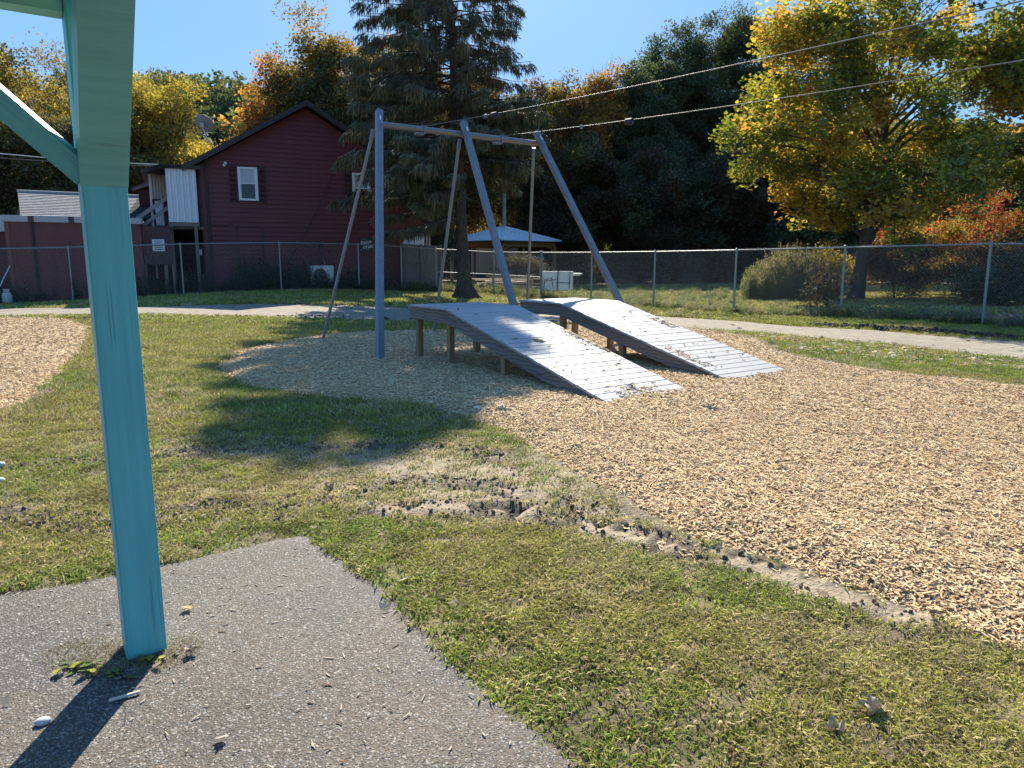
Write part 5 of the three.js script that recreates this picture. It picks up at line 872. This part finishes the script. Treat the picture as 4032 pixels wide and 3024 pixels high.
T('broadleaf_tree', 'dark low tree left of the maple trunk beyond the field', 123, 19.6, 45, 7.0, 3.4, 'darkgreen', { low: 0.3, leaf: 'tall', clumps: 100 });
T('broadleaf_tree', 'dark low tree behind the gazebo roof', 124, -0.5, 61, 9.5, 4.2, 'darkgreen', { low: 0.4, leaf: 'tall', clumps: 100 });
T('broadleaf_tree', 'small red leaved tree glimpsed between the dark green trees', 125, 12.6, 62, 14.8, 1.3, 'red', { low: 11, clumps: 26 });
T('broadleaf_tree', 'dark low tree behind the lean-to wing of the house', 126, -6.2, 43, 6.8, 3.2, 'darkgreen', { low: 0.4, leaf: 'tall', clumps: 90 });
// sumac and brush under the maples, weeds at the fence
const bush = (name, label, seed, X, F, H, rx, pal, o = {}) => decidTree({ name, label, category: o.category || 'bush', seed, X, F, H, rx, low: 0.15, tr: 0.04, clumps: o.clumps ?? 40, per: o.per ?? 12, cr: 0.5, leaf: 'shrub', pal, limbEvery: 2, ...o });
bush('sumac_bush', 'red and orange sumac bush at the right edge, lit from behind', 201, 19.6, 31.5, 4.6, 2.0, 'red', { clumps: 60 });
bush('sumac_bush', 'orange and lime sumac bush right of the maple trunk', 202, 17.0, 31.0, 3.8, 1.7, 'red', { pal2: 'yellow', clumps: 46 });
bush('bramble_bush', 'tangled olive bramble at the right end behind the fence', 203, 17.2, 25.2, 2.2, 2.0, 'olive', { clumps: 60, pal2: 'brown' });
bush('bramble_bush', 'brown and olive bramble just right of the maple trunk', 204, 14.6, 27.5, 2.3, 1.5, 'brown', { clumps: 50, pal2: 'olive' });
bush('bramble_bush', 'dry bramble in the shade between the trunk and the right end of the fence', 205, 15.4, 22.6, 1.4, 1.4, 'brown', { clumps: 40, pal2: 'darkgreen' });
bush('yellow_sapling', 'small yellow leaved sapling just left of the maple trunk', 206, 12.1, 27.6, 2.0, 0.7, 'yellow', { clumps: 22 });
bush('brush_pile', 'heap of cut branches with dry brown leaves behind the fence gate', 207, 0.35, 36.0, 1.5, 1.0, 'brown', { clumps: 60, category: 'brush pile', y: 0.1 });
bush('vine_stump', 'dark twisted stump with a vine beside the fence post', 208, 8.55, 19.9, 1.3, 0.32, 'brown', { clumps: 10, per: 5, tr: 0.07, category: 'stump', lean: [0.12, 0] });
{ // tall weeds: upright stems with narrow leaves
  const pos = [], r = RNG(61);
  for (let k = 0; k < 7; k++) { const x = (r() - 0.5) * 0.25, z = (r() - 0.5) * 0.25, h = 0.75 + 0.35 * r(), lx = (r() - 0.5) * 0.25, lz = (r() - 0.5) * 0.25; pos.push(x - 0.005, 0, z, x + 0.005, 0, z, x + lx, h, z + lz); for (let j = 0; j < 16; j++) { const q = 0.2 + 0.8 * j / 16, a = r() * 6.283, L = 0.12 * (1.25 - q), px = x + lx * q, py = h * q, pz = z + lz * q, c = Math.cos(a), s = Math.sin(a); pos.push(px, py, pz, px + c * L * 0.5 - s * 0.012, py + 0.05, pz + s * L * 0.5 + c * 0.012, px + c * L, py + 0.03, pz + s * L, px, py, pz, px + c * L, py + 0.03, pz + s * L, px + c * L * 0.5 + s * 0.012, py + 0.05, pz + s * L * 0.5 - c * 0.012); } }
  const g = new THREE.BufferGeometry(); g.setAttribute('position', new THREE.Float32BufferAttribute(pos, 3)); g.computeVertexNormals();
  const t = thing('weed_thicket', 'thicket of tall green and tan weeds behind the fence left of the maple', 'weeds', P(10.6, 27.5, terrain(10.6, 27.5))), list = [];
  for (let i = 0; i < 420; i++) { const a = r() * 6.283, d = Math.sqrt(r()), x = Math.cos(a) * d * 1.7, z = Math.sin(a) * d * 1.4, c = r() < 0.45 ? [0.24, 0.24, 0.09] : r() < 0.6 ? [0.3, 0.24, 0.13] : [0.17, 0.2, 0.06]; list.push({ p: V(x, 0, z), e: [(r() - 0.5) * 0.3, r() * 6.28, (r() - 0.5) * 0.3], s: V(1.3, (1.0 + 1.1 * r()) * (1.05 - 0.5 * d * d), 1.3), c }); }
  instances('stems', g, FOL, list, t);
  // low weeds along the fences and in the yard
  const low = [];
  const strip = (pts, n, w, s, dark) => { for (let i = 0; i < n; i++) { const k = r() * (pts.length - 1), j = Math.min(pts.length - 2, Math.floor(k)), X = lerp(pts[j][0], pts[j + 1][0], k - j) + (r() - 0.5) * w, F = lerp(pts[j][1], pts[j + 1][1], k - j) + (r() - 0.5) * w + w * 0.2; const c = dark ? [0.09, 0.095, 0.045] : r() < 0.5 ? [0.15, 0.19, 0.06] : [0.22, 0.21, 0.10]; low.push({ p: P(X, F, terrain(X, F)), e: [(r() - 0.5) * 0.5, r() * 6.28, (r() - 0.5) * 0.5], s: V(1, s * (0.5 + 0.9 * r()), 1), c }); } };
  strip([[-21, 22.6], [-15, 25.5], [-9, 28.3], [-5.5, 30.0]], 260, 1.3, 0.7, true); strip([[-6.1, 29.1], [-3.2, 30.4], [-0.8, 31.5], [1.1, 28.2]], 150, 0.9, 0.38); strip([[1.2, 28.4], [4.6, 23.6], [6.4, 21.0]], 110, 0.7, 0.28); strip([[6.4, 20.8], [8.7, 19], [11, 16.5], [14, 13]], 160, 0.9, 0.26);
  strip([[2, 32], [6, 30], [10, 25]], 200, 7, 0.25); strip([[3, 40], [14, 36]], 160, 8, 0.3); strip([[-8.3, 28.6], [-10.5, 27.8]], 70, 0.6, 0.95, true);
  instances('weeds', g, FOL, low, null, 'low weeds and rank grass along the foot of the fences', 'weeds', 'stuff');
}
{ // fallen leaves
  const r = RNG(71), sh = SHAPES.maple, pos = []; for (let i = 1; i < sh.length - 1; i++) for (const [x, y] of [sh[0], sh[i], sh[i + 1]]) pos.push(x, 0.12 * Math.abs(x) + 0.15 * y * y, y - 0.45);
  const g = new THREE.BufferGeometry(); g.setAttribute('position', new THREE.Float32BufferAttribute(pos, 3)); g.computeVertexNormals();
  const list = [], put = (X, F, s, w) => { const c = r() < w ? [0.52, 0.46, 0.36] : r() < 0.5 ? [0.34, 0.24, 0.14] : r() < 0.6 ? [0.42, 0.27, 0.07] : [0.3, 0.13, 0.05], v = 0.7 + 0.5 * r(); list.push({ p: P(X, F, Math.max(lawnH(X, F), asphSD(X, F) > 0 ? 0.014 : -1) + 0.012), e: [(r() - 0.5) * 0.9, r() * 6.28, (r() - 0.5) * 0.9], s: s * (0.6 + 0.7 * r()), c: c.map(q => q * v) }); };
  for (let i = 0; i < 900; i++) { const k = r(), X = lerp(4.6, 11, k) + r() * 0.8, F = lerp(13.9, 7.6, k) + (r() - 0.5) * 3.6; if (chipSD(X, F) > 0.05 || (pathSD(X, F) > 0 && r() < 0.85)) continue; put(X, F, 0.10, 0.6); }
  for (let i = 0; i < 1000; i++) { const X = 4 + 12 * r(), F = 12 + 14 * r(); if (pathSD(X, F) > 0 && r() < 0.85 || chipSD(X, F) > 0) continue; put(X, F, 0.11, 0.3); }
  for (let i = 0; i < 90; i++) put(-9 + 12 * r(), 19 + 9 * r(), 0.10, 0.5);
  for (let i = 0; i < 34; i++) put(-2.5 + 4.5 * r(), 1.9 + 4 * r(), 0.05, 0.4);
  instances('fallen_leaves', g, FOL, list, null, 'dry fallen leaves scattered on the grass below the maple', 'leaves', 'stuff');
  const lt = [], tw = new THREE.BoxGeometry(1, 0.05, 0.08); // litter on the asphalt
  for (let i = 0; i < 330; i++) { const X = -2.6 + 2.7 * r(), F = 1.7 + 1.9 * r(); if (asphSD(X, F) < 0.03) continue; lt.push({ p: P(X, F, 0.016), e: [0, r() * 6.28, (r() - 0.5) * 0.2], s: V(0.010 + 0.035 * r() * r(), 0.05, 0.03 + 0.035 * r()), c: r() < 0.75 ? [0.42, 0.36, 0.28] : [0.2, 0.13, 0.09] }); }
  instances('twig_litter', tw, std(null, 0.9), lt, null, 'tiny bits of twig and chip on the asphalt', 'litter', 'stuff');
}
{ // things lying about near the camera
  const curled = (w, h, seed, curl) => { const g = new THREE.PlaneGeometry(w, h, 14, 14), p = g.attributes.position, r = RNG(seed), ph = r() * 6; for (let i = 0; i < p.count; i++) { let x = p.getX(i), y = p.getY(i); const k = Math.hypot(x / w, y / h) * 2, e = 1 - 0.22 * Math.pow(Math.abs(Math.sin(2.5 * Math.atan2(y, x) + ph)), 2); x *= e; y *= e; p.setXYZ(i, x * (1 - 0.25 * curl * k), y, curl * w * (0.35 * k * k + 0.12 * Math.sin(x / w * 14 + ph) + 0.10 * Math.sin(y / h * 11)) - 0.0); } g.rotateX(-Math.PI / 2); g.computeVertexNormals(); return g; };
  const DRY = std(null, 0.8, { map: tex(256, 256, (x, y) => { const v = 0.75 + 0.4 * tnoise(x, y, 10, 10, 5) - 0.25 * (Math.abs((x + y * 0.3) * 6 % 1 - 0.5) < 0.06 ? 1 : 0); return [0.36 * v, 0.29 * v, 0.20 * v]; }) });
  const lay = (X, F, w, h, seed, ry, curl, name, label) => { const m = top(name, curled(w, h, seed, curl), DRY, label, 'leaf'); m.position.copy(P(X, F, lawnH(X, F) + 0.014)); m.rotation.y = ry; m.castShadow = true; return m; };
  lay(1.21, 2.19, 0.085, 0.075, 1, 0.5, 0.7, 'dry_leaf', 'big crumpled dry leaf on the grass at lower right, the larger of two');
  lay(1.03, 2.08, 0.07, 0.045, 2, 2.2, 0.8, 'dry_leaf', 'smaller dry leaf folded in the grass left of the big crumpled leaf');
  lay(-1.235, 2.555, 0.055, 0.04, 3, 0.8, 0.5, 'dry_leaf', 'curled pale leaf on the asphalt right of the teal post');
  lay(-1.94 + 0.72, 4.62, 0.08, 0.05, 4, 0.3, 0.7, 'dry_leaf', 'pale upturned leaf in the dark churned soil');
  const stone = (X, F, s, label, c, y = 0.012) => { const g = new THREE.IcosahedronGeometry(1, 3), p = g.attributes.position; for (let i = 0; i < p.count; i++) { const k = 0.93 + 0.14 * fbm(p.getX(i) * 1.5 + 5, p.getY(i) * 1.5 + p.getZ(i) * 1.3 + 9, 7, 2); p.setXYZ(i, p.getX(i) * k * s, p.getY(i) * k * s * 0.55, p.getZ(i) * k * s * 0.7); } g.computeVertexNormals(); const m = top('pebble', g, std(c, 0.7), label, 'stone'); m.position.copy(P(X, F, y + s * 0.35)); m.rotation.y = 0.4; };
  stone(-1.535, 2.135, 0.024, 'smooth white pebble on the edge of the post shadow', [0.5, 0.5, 0.5]);
  stone(-3.79, 5.14, 0.04, 'grey white stone cut by the left frame edge, the upper one', [0.42, 0.42, 0.42]);
  stone(-3.52, 4.75, 0.04, 'pale stone cut by the left frame edge, the lower one', [0.5, 0.49, 0.46]);
  stone(-0.36, 7.25, 0.05, 'flat white stone where the grass meets the wood chips', [0.6, 0.58, 0.54], 0.0);
  // weeds round the foot of the post
  const t = thing('post_weeds', 'tuft of dry grass and small green weeds round the foot of the teal post', 'weeds', P(-1.44, 2.58, 0.01)), r = RNG(91), l1 = [], l2 = [];
  for (let i = 0; i < 420; i++) { const a = r() * 6.28, d = Math.sqrt(r()), x = -0.06 + Math.cos(a) * d * 0.30, z = 0.02 + Math.sin(a) * d * 0.15; if (Math.abs(x) < 0.08 && z < 0.06) continue; const c = r() < 0.65 ? [0.34, 0.28, 0.17] : r() < 0.6 ? [0.2, 0.2, 0.06] : [0.12, 0.08, 0.05]; l1.push({ p: V(x, 0, z), e: [0, r() * 6.28, 0], s: V(0.7, 0.45, 0.7).multiplyScalar(0.5 + 0.8 * r()), c }); }
  for (let i = 0; i < 46; i++) { const q = r() < 0.5 ? [-0.17, 0.12] : r() < 0.6 ? [0.10, 0.06] : [0.0, 0.17], x = q[0] + (r() - 0.5) * 0.13, z = q[1] + (r() - 0.5) * 0.06; l2.push({ p: V(x, 0.006 + 0.01 * r(), z), e: [-0.3 + (r() - 0.5) * 0.7, r() * 6.28, 0], s: 0.03 + 0.03 * r(), c: r() < 0.4 ? [0.3, 0.3, 0.04] : [0.12, 0.17, 0.05] }); }
  instances('dry_grass', bladeTuft(7, 0.05, 0.034, 0.0032, 8), leafMat, l1, t); const ov = SHAPES.oval, pp = []; for (let i = 1; i < ov.length - 1; i++) for (const [x, y] of [ov[0], ov[i], ov[i + 1]]) pp.push(x, 0.2 * Math.abs(x), y); const lg = new THREE.BufferGeometry(); lg.setAttribute('position', new THREE.Float32BufferAttribute(pp, 3)); lg.computeVertexNormals(); instances('green_leaves', lg, leafMat, l2, t);
  const bits = top('wood_scrap', [beam(V(-1.30, 0.02, -2.30), V(-1.38, 0.022, -2.245), 0.012, 0.01)], std([0.5, 0.45, 0.38], 0.8), 'pale weathered stick lying at the shadow edge below the post', 'stick');
}
{ // wooded hill far behind
  const ridge = (x, f) => 15.5 * ss(60, 105, f) * (0.75 + 0.45 * fbm(x * 0.02, f * 0.02, 131, 3)) * (1 - 0.5 * ss(-25, 30, x)), [xs, fs] = [gridAxis(-120, 120, 6, -500, 500, 1.2), gridAxis(62, 140, 4, 58, 600, 1.2)];
  top('hills', sheet(xs, fs, (x, f) => terrain(x, f) - 0.1 + ridge(x, f), null), std([0.05, 0.055, 0.025], 0.95), 'low wooded hill behind the houses', 'hill', null, 'structure');
  const r = RNG(77), list = [], g = leafCluster(40, 1.0, 0.42, 'diamond', 9, 0.9);
  for (let i = 0; i < 1500; i++) { const f = 66 + 62 * r(), x = -f * 0.82 + f * 1.7 * r(), h = ridge(x, f), p = r(), pal = p < 0.62 ? PAL.darkgreen : p < 0.85 ? PAL.olive : p < 0.93 ? PAL.gold : PAL.orange, c = pal[Math.floor(r() * 4)], R = 1.8 + 1.6 * r(), top_ = 5 + 4 * r(); for (let k = 0; k < 26; k++) { const a = r() * 6.28, u = r() * 2 - 0.8, d = Math.sqrt(Math.max(0, 1 - u * u * 0.6)) * R * (0.6 + 0.4 * r()), v = 0.8 + 0.5 * r(); list.push({ p: P(x + Math.cos(a) * d, f + Math.sin(a) * d, h + top_ + u * R * 1.2 - 1), e: [r() * 3, r() * 6, r() * 3], s: 0.8 + 0.5 * r(), c: [c[0] * v, c[1] * v, c[2] * v] }); } }
  instances('distant_woods', g, FOL, list, null, 'autumn woods covering the hill far behind', 'woods', 'stuff');
}
camera.far = 3000; camera.updateProjectionMatrix();
renderer.render(scene, camera);
